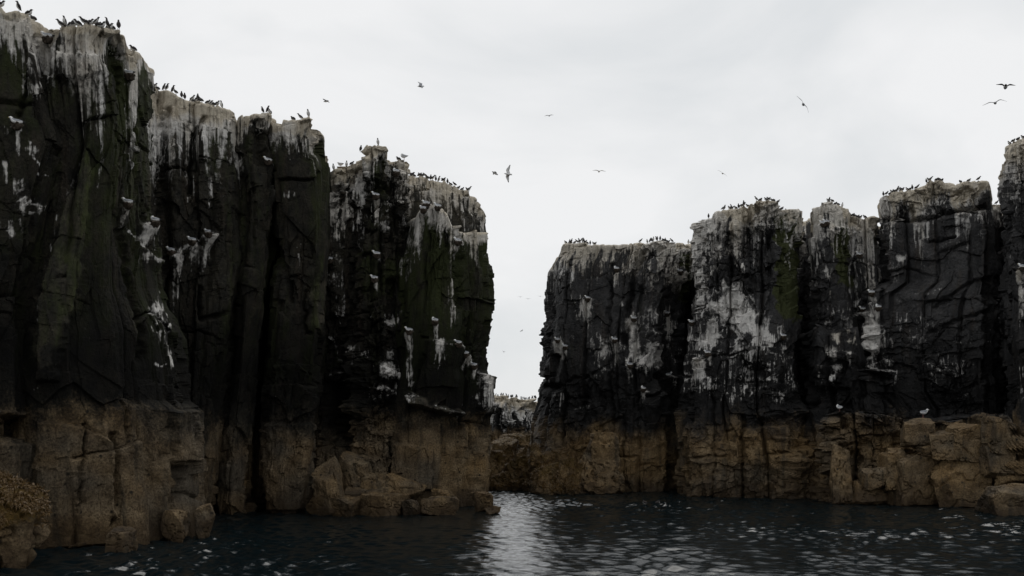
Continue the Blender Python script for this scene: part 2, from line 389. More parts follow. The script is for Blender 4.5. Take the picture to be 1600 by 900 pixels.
    # ---- features traced on the front face
    for ft in feats:
        kind = ft[0]
        if kind in ('crack', 'line', 'ridge'):
            _, pts, wd, amt = ft
            xs_ = [p[0] for p in pts]; ys_ = [p[1] for p in pts]
            bm = (PX > min(xs_) - 4 * wd - 6) & (PX < max(xs_) + 4 * wd + 6) & (PY > min(ys_) - 4 * wd - 6) & (PY < max(ys_) + 4 * wd + 6)
            if not bm.any(): continue
            qx = PX[bm] + 5 * fbm2(PX[bm] / 14, PY[bm] / 14, 3, seed + 80); qy = PY[bm] + 5 * fbm2(PX[bm] / 14, PY[bm] / 14, 3, seed + 85)
            dd = seg_dist(qx, qy, pts)
            if kind == 'crack': disp[bm] -= amt * np.exp(-(dd / wd) ** 2)
            elif kind == 'ridge': disp[bm] += amt * np.exp(-(dd / wd) ** 2)
            else:
                nz = vn2(PX[bm] / 3.2, PY[bm] / 4.0, seed + 90); gu[bm] = np.maximum(gu[bm], (.72 if mat == 'rock_right' else 1) * amt * np.exp(-(dd / wd) ** 2) * (.25 + 1.0 * nz)); crm[bm] *= .8
        elif kind in ('slab', 'pale', 'green', 'red'):
            _, poly, amt = ft[:3]; soft = ft[3] if len(ft) > 3 else ((9.0 if amt < 0 else 4.0) if kind == 'slab' else 12.0)
            xs_ = [p[0] for p in poly]; ys_ = [p[1] for p in poly]
            bm = (PX > min(xs_) - 12) & (PX < max(xs_) + 12) & (PY > min(ys_) - 12) & (PY < max(ys_) + 12)
            if not bm.any(): continue
            wob = (2.6 if amt < 0 else 1.2) if kind == 'slab' else 4.5
            qx = PX[bm] + wob * 3 * fbm2(PX[bm] / 12, PY[bm] / 12, 3, seed + 81); qy = PY[bm] + wob * 3 * fbm2(PX[bm] / 12, PY[bm] / 12, 3, seed + 86)
            ins = inside(qx, qy, poly); dd = seg_dist(qx, qy, list(poly) + [poly[0]])
            k_ = np.where(ins, sstep(0, soft, dd), 0)
            if kind == 'slab': disp[bm] += amt * k_
            elif kind == 'pale': ton[bm] += amt * k_
            elif kind == 'green': al[bm] = np.maximum(al[bm], amt * k_)
            else: ton[bm] += amt * .3 * k_; crm[bm] = np.maximum(crm[bm], k_)
        elif kind == 'ledge':     # a shelf: proud under its edge, dying out below it
            _, pts, h, amt = ft
            x0, x1 = pts[0][0], pts[-1][0]
            bm = (PX > x0 - 3) & (PX < x1 + 3)
            yl = ip(PX[bm], pts) + 2.5 * fbm2(PX[bm] / 8, PX[bm] * 0, 3, seed + 82); dy = PY[bm] - yl
            side = sstep(x0 - 3, x0 + 4, PX[bm]) * (1 - sstep(x1 - 4, x1 + 3, PX[bm]))
            disp[bm] += .6 * amt * side * sstep(-2.5, 1.5, dy) * np.clip(1 - dy / h, 0, 1) ** .8
            gu[bm] = np.maximum(gu[bm], .18 * side * np.exp(-((dy - 1) / 3.0) ** 2))
        elif kind == 'run':       # droppings run down from a perch
            _, x, y, wd, ln_, amt = ft[:6]; cf = ft[6] if len(ft) > 6 else .3
            bm = (PX > x - wd) & (PX < x + wd) & (PY > y - 6) & (PY < y + ln_ * 1.5)
            if not bm.any(): continue
            qx = PX[bm] - x + 1.5 * fbm2(PX[bm] / 9, PY[bm] / 12, 3, seed + 83); sn = vn2(PX[bm] / 2.3 + y, PY[bm] / 40, seed + 84); sn2 = vn2(PX[bm] / 5.5 + y, PY[bm] / 60, seed + 87)
            tt = (PY[bm] - y) / (ln_ * (.35 + .65 * sn + .45 * sn2))
            e_ = np.clip(1 - np.abs(qx) / (wd * (.5 + .08 * np.clip(tt, 0, 1))), 0, 1)
            k_ = sstep(0, .9, e_ * (.55 + .9 * sn2)) * np.clip(1.12 - tt, 0, 1) ** .8 * sstep(-.10, .06, tt - .10 * (sn2 - .5))
            gu[bm] = np.maximum(gu[bm], amt * k_ * (.62 + .6 * sn)); crm[bm] = crm[bm] * (1 - k_) + cf * k_
        elif kind == 'splat':     # a spattered blotch
            _, x, y, wx_, wy_, amt = ft[:6]; cf = ft[6] if len(ft) > 6 else .15
            bm = (np.abs(PX - x) < wx_ * 1.3) & (np.abs(PY - y) < wy_ * 1.3)
            if not bm.any(): continue
            rr = np.sqrt(((PX[bm] - x) / wx_) ** 2 + ((PY[bm] - y) / wy_) ** 2)
            nz = .5 + .75 * fbm2(PX[bm] / 15, PY[bm] / 24, 4, seed + 88, .55); nr = np.abs(fbm2(PX[bm] / 16, PY[bm] / 20, 4, seed + 89, .6))
            facing = .55 + .6 * np.clip(gv[bm] * .5 + .5, 0, 1)
            k_ = (1 - sstep(.35, 1.15, rr + .5 * (nz - .5))) * np.clip(1.5 * nz + .3 * (1 - sstep(0, .10, nr)) - .28, 0, 1.3) * facing
            gu[bm] = np.maximum(gu[bm], 1.15 * amt * k_); crm[bm] = crm[bm] * (1 - .8 * (rr < 1)) + cf * (rr < 1) * .8
        elif kind == 'knob':
            _, x, y, rad, amt = ft
            bm = (np.abs(PX - x) < rad * 3) & (np.abs(PY - y) < rad * 4)
            if not bm.any(): continue
            dy = PY[bm] - y
            disp[bm] += .62 * amt * np.exp(-((PX[bm] - x) / rad) ** 2) * np.where(dy < 0, np.exp(-(dy / (rad * .25)) ** 2), np.exp(-(dy / (rad * 2.2)) ** 2))
    # barnacle zone: where the tide reaches
    ti = 1 - sstep(tide - 2.0, tide + 1.2, ZZ + 1.3 * fbm2(A / 1.6, ZZ / 2.2, 4, seed + 70, .6) + .8 * (s1 - .5))
    gu = gu * (1 - .8 * ti)
    # ---- round the rim, then move the surface
    rr = np.clip(1 - dist / (rim + 1e-3), 0, 1); disp = disp - rim * .75 * (1 - np.sqrt(1 - rr ** 2 * .98)) - .0
    damp = 1.0
    XX = XX + nx * disp * damp; YY = YY + nyv * disp * damp
    V = [np.stack([XX, YY, ZZ], -1).reshape(-1, 3)]
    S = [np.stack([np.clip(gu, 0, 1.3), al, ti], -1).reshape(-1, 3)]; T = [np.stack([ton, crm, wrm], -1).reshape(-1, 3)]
    idx = np.arange(nV * nC).reshape(nV, nC); wrap = np.concatenate([idx, idx[:, :1]], 1)
    Fc = [np.stack([wrap[:-1, :-1], wrap[:-1, 1:], wrap[1:, 1:], wrap[1:, :-1]], -1).reshape(-1, 4)]
    # ---- the crown
    tp = V[0].reshape(nV, nC, 3)[-1]; cx, cy = tp[:, 0].mean(), tp[nS:nS + nF, 1].mean() + thick * .45
    prev = wrap[-1]; nbase = nV * nC
    for i, tt in enumerate((.03, .08, .16, .3, .5, .75)):
        P = tp.copy(); P[:, 0] = tp[:, 0] * (1 - tt) + (cx * .75 + tp[:, 0] * .25) * tt; P[:, 1] = tp[:, 1] * (1 - tt) + cy * tt
        P[:, 2] = tp[:, 2] + .10 * fbm2(P[:, 0] / .6, P[:, 1] / .6, 3, seed + 95) - .4 * tt
        V.append(P); g_ = np.zeros((nC, 3)); g_[:, 0] = .95 * (cream > .06); S.append(g_); t_ = np.zeros((nC, 3)); t_[:, 0] = tone; t_[:, 1] = .9; T.append(t_)
        cur = np.arange(nC) + nbase; cur = np.concatenate([cur, cur[:1]]); nbase += nC
        Fc.append(np.stack([prev[:-1], prev[1:], cur[1:], cur[:-1]], -1)); prev = cur
    V.append(np.array([[cx, cy, tp[:, 2].mean() - .4]])); S.append([[.95 * (cream > .06), 0, 0]]); T.append([[tone, .9, 0]])
    half = (nC // 2) * 2
    V = np.concatenate(V); S = np.concatenate(S); T = np.concatenate(T)
    fl = np.concatenate(Fc)
    cap = [(int(prev[j]), int(prev[j + 1]), nbase) for j in range(nC)]
    tri = np.array([(a, b_, c, c) for a, b_, c in cap])
    # fan as degenerate-free triangles: written through the list path only for the cap
    me = bpy.data.meshes.new(name)
    me.vertices.add(len(V)); me.vertices.foreach_set('co', V.astype(np.float32).ravel())
    flat = np.concatenate([fl.ravel(), tri[:, :3].ravel()]).astype(np.int32)
    tot = np.concatenate([np.full(len(fl), 4), np.full(len(tri), 3)]).astype(np.int32)
    me.loops.add(len(flat)); me.loops.foreach_set('vertex_index', flat); me.polygons.add(len(tot))
    st_ = np.zeros(len(tot), np.int32); st_[1:] = np.cumsum(tot)[:-1]
    me.polygons.foreach_set('loop_start', st_); me.polygons.foreach_set('loop_total', tot)
    me.materials.append(M[mat]); me.polygons.foreach_set('use_smooth', np.zeros(len(tot), bool))
    me.update(calc_edges=True)
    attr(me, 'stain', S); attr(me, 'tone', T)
    o = link('rock_pillar', me, parent)
    if parent: o.location = -parent.location
    if label: o['label'] = label
    bx = 800 + F * V[:, 0] / V[:, 1]; by = HZ - F * (V[:, 2] - EYE) / V[:, 1]
    COLS[name] = (V, bx, by)
    return o

def stand_on(name, px, rad=2.5):
    """highest rock of a pillar at this bearing: where a bird can stand on the skyline"""
    V, bx, by = COLS[name]; k = np.abs(bx - px) < rad
    i = np.where(k)[0]; i = i[np.argmin(by[i])]; return V[i]
def on_face(name, px, py, rad=3.0):
    V, bx, by = COLS[name]; d = np.hypot(bx - px, by - py); i = np.where(d < rad)[0]
    if len(i) == 0: i = np.array([np.argmin(d)])
    return V[i[np.argmin(V[i, 1])]]

# ------------------------------------------------------------------ loose rock
def rock(name, x0, x1, yt, yb, d, seed, mat='rock_left', boxy=.6, warm=.5, tide=4.7, sub=5, deep=1.0, parent=None, yaw=0.0, tilt=0.0, rough=1.0, guano=0.0, sink=.18, tone=.5, weed=0.0):
    rng = np.random.default_rng(seed + 1000); sub = (6 if x1 - x0 > 75 else 5) if sub < 6 else 7
    bm = bmesh.new(); bmesh.ops.create_icosphere(bm, subdivisions=sub, radius=1.0)
    P = np.array([v.co[:] for v in bm.verts]); fc = np.array([[v.index for v in f.verts] for f in bm.faces]); bm.free()
    P *= 1.5
    def cut(n, dd):
        n = np.asarray(n, float); n /= np.linalg.norm(n); s = P @ n; k = s > dd; P[k] -= np.outer((s[k] - dd), n) * .97
    if boxy > 0:
        for ax in range(3):
            for sg in (-1, 1):
                n = np.zeros(3); n[ax] = sg; n += rng.normal(0, .30 * (1.25 - boxy), 3); cut(n, 1.0 - .18 * rng.random())
    for _ in range(5 if boxy > .8 else (8 if boxy > .3 else 15)):
        cut(rng.normal(0, 1, 3), rng.uniform(.88, 1.30) if boxy > .3 else rng.uniform(.60, 1.05))
    W = (x1 - x0) * d / F; H = (yb - yt) * d / F; Hs = H * (1 + sink)
    mn, mxx = P.min(0), P.max(0); P = (P - (mn + mxx) / 2) / ((mxx - mn) / 2)
    P *= np.array([W / 2, W / 2 * deep, Hs / 2])
    sz = min(W, Hs)
    Q = P + seed * 13.1
    f1 = fbm3(Q[:, 0] / (sz * .5), Q[:, 1] / (sz * .5), Q[:, 2] / (sz * .5), 4, seed); f2 = fbm3(Q[:, 0] / .45, Q[:, 1] / .45, Q[:, 2] / .45, 5, seed + 5)
    r1 = np.abs(fbm3(Q[:, 0] / (sz * .35), Q[:, 1] / (sz * .35), Q[:, 2] / (sz * .28), 3, seed + 9))
    nrm = P / (np.array([W / 2, W / 2 * deep, Hs / 2]) ** 2); nrm /= np.linalg.norm(nrm, axis=1)[:, None] + 1e-9
    P = P + nrm * (rough * (min(.06 * sz, .16) * f1 + .10 * f2 - min(.10 * sz, .12) * (1 - sstep(0, .10, r1))))[:, None]
    Rm = np.array(Euler((0, tilt, yaw)).to_matrix()); P = P @ Rm.T; nrm = nrm @ Rm.T
    loc = np.array([X_at((x0 + x1) / 2, d), d + W / 2 * deep * .8, Z_at(yb, d) + H / 2 - H * sink / 2])
    Wp = P + loc
    ti = 1 - sstep(tide - .7, tide + .4, Wp[:, 2] + .5 * fbm3(Wp[:, 0], Wp[:, 1], Wp[:, 2], 3, 3))
    if tide > 50: ti = np.ones(len(P))
    st = np.stack([np.full(len(P), guano) * sstep(0, .6, nrm[:, 2]), weed * sstep(-.2, .7, nrm[:, 2] + .5 * f1), ti], -1)
    wr = np.clip(warm + .6 * f1 + rng.uniform(-.25, .2), 0, 1); tn = np.stack([np.full(len(P), tone), np.full(len(P), .3), wr], -1)
    me = mesh(name, P, fc, [M[mat]], False); attr(me, 'stain', st); attr(me, 'tone', tn)
    if parent: loc = loc - np.array(parent.location)
    return link(name, me, parent, tuple(loc))

def wrack(o, n, seed, lmin=.07, lmax=.20, zmin=-.1):
    rg = np.random.default_rng(seed); me = o.data; co = np.empty(len(me.vertices) * 3, np.float32); me.vertices.foreach_get('co', co); co = co.reshape(-1, 3)
    no = np.empty(len(me.vertices) * 3, np.float32); me.vertices.foreach_get('normal', no); no = no.reshape(-1, 3)
    cl_ = fbm3(co[:, 0] / .5, co[:, 1] / .5, co[:, 2] / .5, 3, seed)
    ok = np.where((no[:, 2] > zmin) & (no[:, 1] < .5) & (cl_ + .5 * no[:, 2] > .0) & (co[:, 2] > np.percentile(co[:, 2], 45)))[0]
    if len(ok) < 5: return
    k = rg.choice(ok, n); P = co[k] + rg.normal(0, .02, (n, 3)); N = no[k]
    d = N * .35 + rg.normal(0, .45, (n, 3)); d[:, 2] -= .55; d /= np.linalg.norm(d, axis=1)[:, None]
    l_ = rg.uniform(lmin, lmax, n)[:, None]; w_ = np.cross(d, N + rg.normal(0, .3, (n, 3))); w_ = w_ / (np.linalg.norm(w_, axis=1)[:, None] + 1e-6) * rg.uniform(.010, .024, (n, 1))
    p0 = P + N * .01; p1 = P + d * l_ * .5 + N * .045; p2 = P + d * l_ + N * .01; p2[:, 2] -= .02
    V = np.stack([p0 - w_ * .6, p0 + w_ * .6, p1 - w_, p1 + w_, p2], 1).reshape(-1, 3); i = np.arange(n)[:, None] * 5
    F4 = (i + np.array([[0, 1, 3, 2]])); F3 = i + np.array([[2, 3, 4]])
    q = link('seaweed', mesh('seaweed', V, [tuple(f) for f in F4] + [tuple(f) for f in F3], [M['weed']], False), o); q['kind'] = 'stuff'

# ------------------------------------------------------------------ the left cliff
def empty(name, loc):
    o = bpy.data.objects.new(name, None); COL.objects.link(o); o.location = loc; o.empty_display_size = .5; return o
cl = empty('sea_cliff', (-9, 50, 0))
tag(cl, 'tall dark cliff of jointed rock pillars with whitewashed tops left of the gap', 'cliff')
cl_r = empty('sea_cliff', (24, 68, 0))
tag(cl_r, 'black fractured cliff streaked white with an ochre foot right of the gap', 'cliff')

NESTS = []      # (pillar, x, y, facing, kind)
def nest(pl, x, y, run=0, wd=14, amt=.9, face=-1, knob=.24, kind='nest', cf=.3):
    NESTS.append((pl, x, y, face, kind))
    f = [('knob', x, y + 5, 6.5, knob)]
    if run: f.append(('run', x, y + 4, wd, run, amt, cf))
    return f

pillar('left_a', cl, [(-40, -270), (900, -270)], [(0, 60), (40, 86), (120, 100), (225, 132), (330, 96), (470, 64), (650, 62), (860, 62)],
    [(-270, -30), (-100, -8), (0, 2), (8, 14), (30, 12), (55, 20), (72, 32), (86, 44)], [(0, 33.5), (.7, 37), (.86, 37.4), (1, 38.4)], 3, thick=9, cream=.55, streak=2.6, sdens=.6,
    jc=(2.6, 9), algae=.35, tone=.42, ragged=.12, feats=[
    ('run', 45, 28, 60, 52, .8, .45), ('run', 20, 30, 40, 40, .8, .5), ('splat', 50, 118, 30, 45, .4), ('crack', [(70, 60), (50, 100), (30, 180)], 4, .3),
    ('splat', 66, 142, 14, 20, .85), *nest('left_a', 28, 193, 40, 10, .7), ('line', [(10, 196), (30, 196), (45, 215), (50, 240)], 3, .7), ('run', 12, 198, 10, 30, .6),
    ('run', 9, 250, 9, 42, 1.0), ('line', [(40, 228), (55, 250), (72, 268), (80, 275)], 2.2, .75), ('splat', 28, 290, 14, 20, .75), ('splat', 48, 322, 30, 24, .85),
    ('line', [(30, 315), (42, 310), (58, 318), (72, 322)], 2.5, .9), ('splat', 20, 350, 26, 28, .45), ('splat', 50, 232, 14, 10, .7),
    ('slab', [(-20, 652), (60, 648), (60, 686), (-20, 690)], -1.1), ('ledge', [(-60, 640), (62, 646)], 14, .25), ('slab', [(-120, 690), (58, 690), (58, 850), (-120, 880)], .35)],
    label='leftmost pillar with a bulging whitewashed brow and spattered side')
pillar('left_b', cl, [(0, 46), (46, 60), (120, 60), (225, 70), (330, 40), (470, 10), (650, 10), (860, 10)],
    [(60, 216), (80, 232), (110, 240), (240, 246), (330, 248), (450, 262), (520, 290), (625, 299), (640, 318), (740, 319), (775, 323), (800, 328), (836, 333)],
    [(60, 60), (78, 50), (86, 44), (120, 42), (170, 45), (200, 49), (204, 64), (212, 70), (230, 78), (240, 104)], [(0, 38.6), (.35, 38.7), (.6, 39.6), (1, 42.5)], 17, thick=9, cream=1.1, streak=3.2, sdens=.6,
    algae=.5, tone=.5, warm=.3, jc=(2.0, 9), corner=.16, ragged=.10, feats=[
    ('slab', [(150, 54), (198, 52), (198, 150), (162, 108), (142, 86)], -.35, 5), ('pale', [(150, 54), (198, 56), (196, 160), (150, 90)], -.12),
    ('slab', [(86, 80), (150, 86), (160, 118), (130, 130), (86, 130)], .25, 9), ('run', 108, 74, 54, 48, 1.1, .6), ('run', 140, 82, 30, 40, 1.0, .4),
    ('line', [(126, 84), (148, 104), (160, 120)], 5, .9), ('line', [(105, 85), (80, 128), (62, 140)], 6, .85), ('run', 130, 100, 50, 110, .42, .6),
    *nest('left_b', 74, 60, 60, 14, .55), *nest('left_b', 205, 116, 22, 9, .7), ('run', 214, 110, 30, 150, .62, .4), ('run', 180, 56, 16, 30, .8),
    ('pale', [(128, 215), (150, 245), (145, 330), (122, 480), (95, 580), (52, 580), (58, 450), (92, 330)], .55), ('slab', [(132, 225), (145, 245), (140, 330), (116, 480), (98, 600), (62, 600), (64, 470), (98, 330)], .35, 6),
    ('line', [(128, 232), (108, 290), (86, 350), (66, 430), (60, 500)], 3, .36), ('line', [(188, 230), (192, 270), (190, 290)], 2, .45), ('pale', [(205, 160), (236, 160), (238, 330), (212, 330)], .35),
    *nest('left_b', 203, 318, 40, 13, .85, -1, .45, cf=.7), ('red', [(180, 300), (205, 300), (200, 318), (184, 318)], .8),
    *nest('left_b', 243, 346, 66, 22, 1.25, -1, .6), ('run', 260, 372, 16, 44, 1.1), ('line', [(214, 360), (230, 372), (246, 396), (256, 412)], 4, 1.0), ('ledge', [(212, 358), (256, 412)], 20, .4),
    ('run', 240, 395, 24, 40, .6), ('run', 270, 432, 16, 34, 1.2), ('splat', 266, 494, 22, 50, .9), ('splat', 282, 556, 18, 26, .8), ('line', [(250, 565), (262, 575), (270, 570)], 2, .8),
    ('line', [(262, 480), (258, 500)], 2.5, .9), ('line', [(276, 488), (288, 494), (284, 520)], 2.5, .9), ('crack', [(200, 360), (212, 450), (232, 520), (228, 560)], 5, .35), ('pale', [(208, 470), (232, 500), (228, 535), (210, 520)], .5),
    ('slab', [(268, 640), (322, 640), (322, 740), (300, 742), (298, 722), (270, 722)], .4), ('slab', [(268, 724), (298, 724), (300, 775), (272, 785)], -.7), ('slab', [(62, 655), (130, 664), (172, 690), (170, 850), (62, 860)], .35, 4),
    ('ridge', [(160, 672), (170, 700), (168, 760), (172, 800)], 8, .4), ('crack', [(136, 660), (124, 730), (124, 800)], 2.5, .35), ('crack', [(178, 680), (176, 790)], 6, .4), ('ridge', [(262, 690), (258, 800)], 8, .2), ('crack', [(205, 630), (206, 700)], 2.5, .3), ('crack', [(296, 540), (300, 700)], 3, .4)],
    label='tallest left pillar with a cream cap and nests on its side')
pillar('left_c', cl, [(130, 205), (850, 215)], [(150, 345), (178, 366), (190, 370), (300, 373), (400, 378), (500, 368), (600, 356), (700, 346), (800, 340)],
    [(205, 134), (238, 138), (255, 139), (285, 148), (310, 155), (340, 162), (358, 168), (366, 182), (370, 200)], [(0, 49), (.3, 51), (.65, 51.5), (.8, 52.2), (1, 53.5)], 23, thick=8, cream=1.6, streak=4.2, sdens=.75,
    algae=.3, tone=.5, jc=(1.5, 8), ja=.3, feats=[
    ('crack', [(262, 170), (256, 240), (252, 330)], 4, .5), ('crack', [(318, 185), (300, 220), (296, 300)], 3, .5), ('run', 250, 222, 8, 24, .9), ('run', 270, 215, 12, 100, .7, .6), ('run', 296, 190, 30, 100, .6, .6), ('run', 355, 190, 24, 90, .6), ('ridge', [(276, 240), (270, 420)], 12, .4),
    ('ledge', [(256, 412), (272, 402), (298, 384), (330, 362)], 24, .75), ('run', 282, 398, 24, 46, 1.05), ('run', 305, 382, 26, 46, 1.1), ('run', 322, 370, 16, 44, 1.15), ('line', [(268, 404), (300, 383), (330, 366)], 6, .9), ('run', 276, 420, 18, 60, .8), *nest('left_c', 302, 378), *nest('left_c', 325, 363, 30, 12, 1.0, -1, .4), *nest('left_c', 266, 392, 0),
    ('crack', [(312, 450), (312, 500), (350, 490)], 3, .5), ('pale', [(372, 430), (392, 480), (386, 600), (360, 600), (356, 540)], .4), ('splat', 372, 580, 12, 34, .45), ('pale', [(300, 420), (360, 420), (360, 490), (318, 492)], .2)],
    label='second left pillar with a row of birds on its sloping cream top')
pillar('left_d', cl, [(150, 366), (300, 362), (500, 352), (700, 335), (800, 330)], [(170, 428), (300, 428), (400, 426), (475, 418), (600, 404), (650, 398), (700, 392), (760, 388), (800, 386)],
    [(366, 190), (374, 184), (385, 178), (405, 174), (420, 176), (432, 182)], [(0, 54), (.5, 53.4), (1, 54.6)], 31, thick=7, cream=1.2, streak=1.8, sdens=.6, algae=.35, jc=(1.6, 8), tone=.48, corner=.2, feats=[
    ('run', 378, 180, 14, 70, .9, .8), ('slab', [(392, 190), (414, 185), (416, 260), (394, 270)], -.5, 5), ('run', 412, 178, 16, 40, .9, .7), *nest('left_d', 421, 252, 80, 12, .95), ('run', 424, 300, 8, 60, .5), ('splat', 378, 255, 12, 20, .6),
    ('pale', [(385, 620), (400, 640), (398, 740), (360, 760), (345, 640)], .2)], label='narrow third pillar of the left cliff, dark notch below its cap')
pillar('left_e', cl, [(170, 416), (300, 433), (400, 434), (475, 428), (600, 416), (650, 412), (690, 417), (800, 414)],
    [(190, 497), (225, 508), (260, 513), (400, 518), (520, 520), (560, 513), (600, 510), (640, 505), (700, 496), (760, 482), (800, 476)],
    [(420, 200), (424, 190), (436, 192), (440, 184), (462, 182), (482, 180), (493, 185), (496, 200), (503, 206), (508, 224), (512, 240)], [(0, 54.2), (.25, 54), (.75, 54), (1, 56.5)], 37, thick=7, cream=1.0, streak=1.6, sdens=.6, algae=.45, jc=(1.9, 8), tone=.5, corner=.16, warm=.25, feats=[
    ('slab', [(466, 188), (496, 188), (500, 250), (462, 250)], -.25, 4), ('run', 450, 190, 30, 40, 1.1, .4), ('splat', 440, 222, 24, 18, .8), ('run', 490, 215, 16, 90, .55), ('splat', 455, 304, 18, 8, .5), ('run', 466, 395, 5, 26, .8),
    ('crack', [(432, 380), (446, 440), (452, 470)], 4, .4), ('pale', [(478, 450), (518, 430), (520, 510), (486, 520)], .6), ('pale', [(440, 390), (458, 440), (450, 450), (436, 420)], .3), ('crack', [(476, 455), (474, 520), (484, 520)], 2.5, .3), ('line', [(518, 400), (521, 440), (520, 470)], 3, .5),
    ('slab', [(414, 660), (500, 660), (480, 800), (414, 800)], .25, 5), ('pale', [(408, 470), (440, 450), (470, 460), (470, 500), (430, 520)], .15)], label='fourth left pillar with a square pale foot standing in the water')
pillar('left_f', cl, [(240, 500), (800, 470)], [(260, 553), (400, 556), (480, 560), (560, 562), (700, 552), (800, 550)],
    [(500, 290), (516, 270), (522, 274), (528, 266), (540, 262), (550, 258), (556, 262)], [(0, 58.5), (.5, 57.6), (1, 58.4)], 41, thick=7, cream=2.0, streak=4.5, sdens=.65, algae=.1, jc=(.9, 2.0), ja=.3, fa=.13, fc=(.5, .8), tone=.5, rim=.08, ragged=.12, feats=[
    ('crack', [(512, 296), (536, 298)], 4, .6), ('splat', 530, 330, 18, 40, .9, .5), ('splat', 528, 385, 16, 40, .75, .5), *nest('left_f', 514, 406, 30, 9, .6), ('splat', 524, 440, 16, 24, .4), ('slab', [(512, 600), (548, 590), (556, 700), (506, 715)], -1.2),
    ('green', [(515, 520), (545, 560), (540, 580), (512, 575)], .9), ('splat', 528, 586, 20, 12, .75), ('ledge', [(508, 584), (546, 582)], 16, .8), ('line', [(520, 528), (526, 545), (536, 570)], 3, .6)], label='low whitewashed column wedged behind the fourth left pillar')
pillar('left_g', cl, [(200, 566), (262, 548), (400, 545), (520, 540), (600, 545), (720, 540), (800, 535)], [(250, 634), (330, 636), (420, 640), (480, 640), (640, 650), (800, 655)],
    [(548, 268), (551, 256), (562, 250), (566, 238), (570, 228), (578, 225), (588, 228), (600, 231), (603, 241), (612, 252), (624, 252), (633, 254), (635, 262)], [(0, 58.2), (.25, 57.2), (.3, 56.9), (.62, 57.0), (.66, 57.6), (1, 57.8)], 47, thick=7, cream=1.2, streak=3.2, sdens=.6, algae=.3, jc=(.9, 1.8), ja=.34, fa=.13, fc=(.5, .7), tone=.46, ragged=.12, rim=.06, big=.25, feats=[
    ('crack', [(600, 245), (598, 330), (594, 420), (598, 470)], 4, .7), ('slab', [(568, 278), (598, 278), (598, 350), (562, 350)], -.7, 4), ('crack', [(566, 262), (566, 400)], 3, .4), ('slab', [(568, 245), (600, 250), (600, 276), (566, 276)], .2), ('ledge', [(566, 244), (604, 252)], 8, .25),
    *nest('left_g', 589, 304, 44, 24, 1.15, -1, .8, cf=.55), ('splat', 607, 314, 8, 14, 1.1), ('splat', 603, 345, 9, 30, .7), ('splat', 597, 375, 8, 18, .7), *nest('left_g', 592, 398, 14, 9, .8), *nest('left_g', 587, 436, 18, 10, 1.0), ('splat', 620, 290, 14, 40, .7, .5), ('green', [(560, 360), (600, 400), (640, 360), (640, 470), (560, 480)], .55),
    *nest('left_g', 620, 268, 0, 12), ('run', 556, 262, 14, 130, .8, .6), ('run', 550, 300, 12, 90, .7), ('crack', [(615, 440), (612, 500)], 8, .9), ('splat', 615, 500, 14, 14, .85), ('splat', 612, 556, 18, 16, .6), ('splat', 606, 578, 24, 22, .95), ('splat', 622, 592, 14, 16, .9), ('line', [(608, 574), (620, 582), (628, 592), (622, 602)], 5, 1.0), ('splat', 590, 612, 22, 16, .8), ('line', [(598, 602), (612, 610), (620, 618)], 4, .9), ('ledge', [(590, 570), (632, 585)], 24, .6), ('ledge', [(576, 606), (620, 610)], 24, .7), ('ridge', [(560, 545), (568, 580), (564, 640)], 8, .7), ('run', 563, 540, 20, 40, .5), ('splat', 572, 552, 6, 10, .8), ('slab', [(500, 600), (556, 600), (560, 720), (500, 720)], -1.0), ('splat', 582, 495, 6, 10, .6)], label='ragged pinnacle of the left cliff crusted with droppings')
pillar('left_i', cl, [(270, 622), (360, 628), (500, 640), (800, 650)], [(300, 735), (315, 750), (330, 753), (360, 756), (500, 757), (800, 757)],
    [(622, 279), (636, 277), (655, 274), (676, 277), (688, 280), (702, 286), (718, 294), (732, 303), (745, 310), (751, 320), (754, 336)], [(0, 66), (.5, 66), (.75, 66), (.8, 66.6), (1, 68)], 53, thick=9, cream=.7, streak=2.4, sdens=.45, algae=.05, jc=(1.8, 7), tone=.8, corner=.22, warm=.35,
    label='rounded pillar streaked brown and cream behind the right end of the left cliff', feats=[('run', 650, 280, 40, 70, .62, .9), ('run', 700, 290, 60, 70, .5, .9), ('run', 740, 312, 30, 50, .75, .9)])
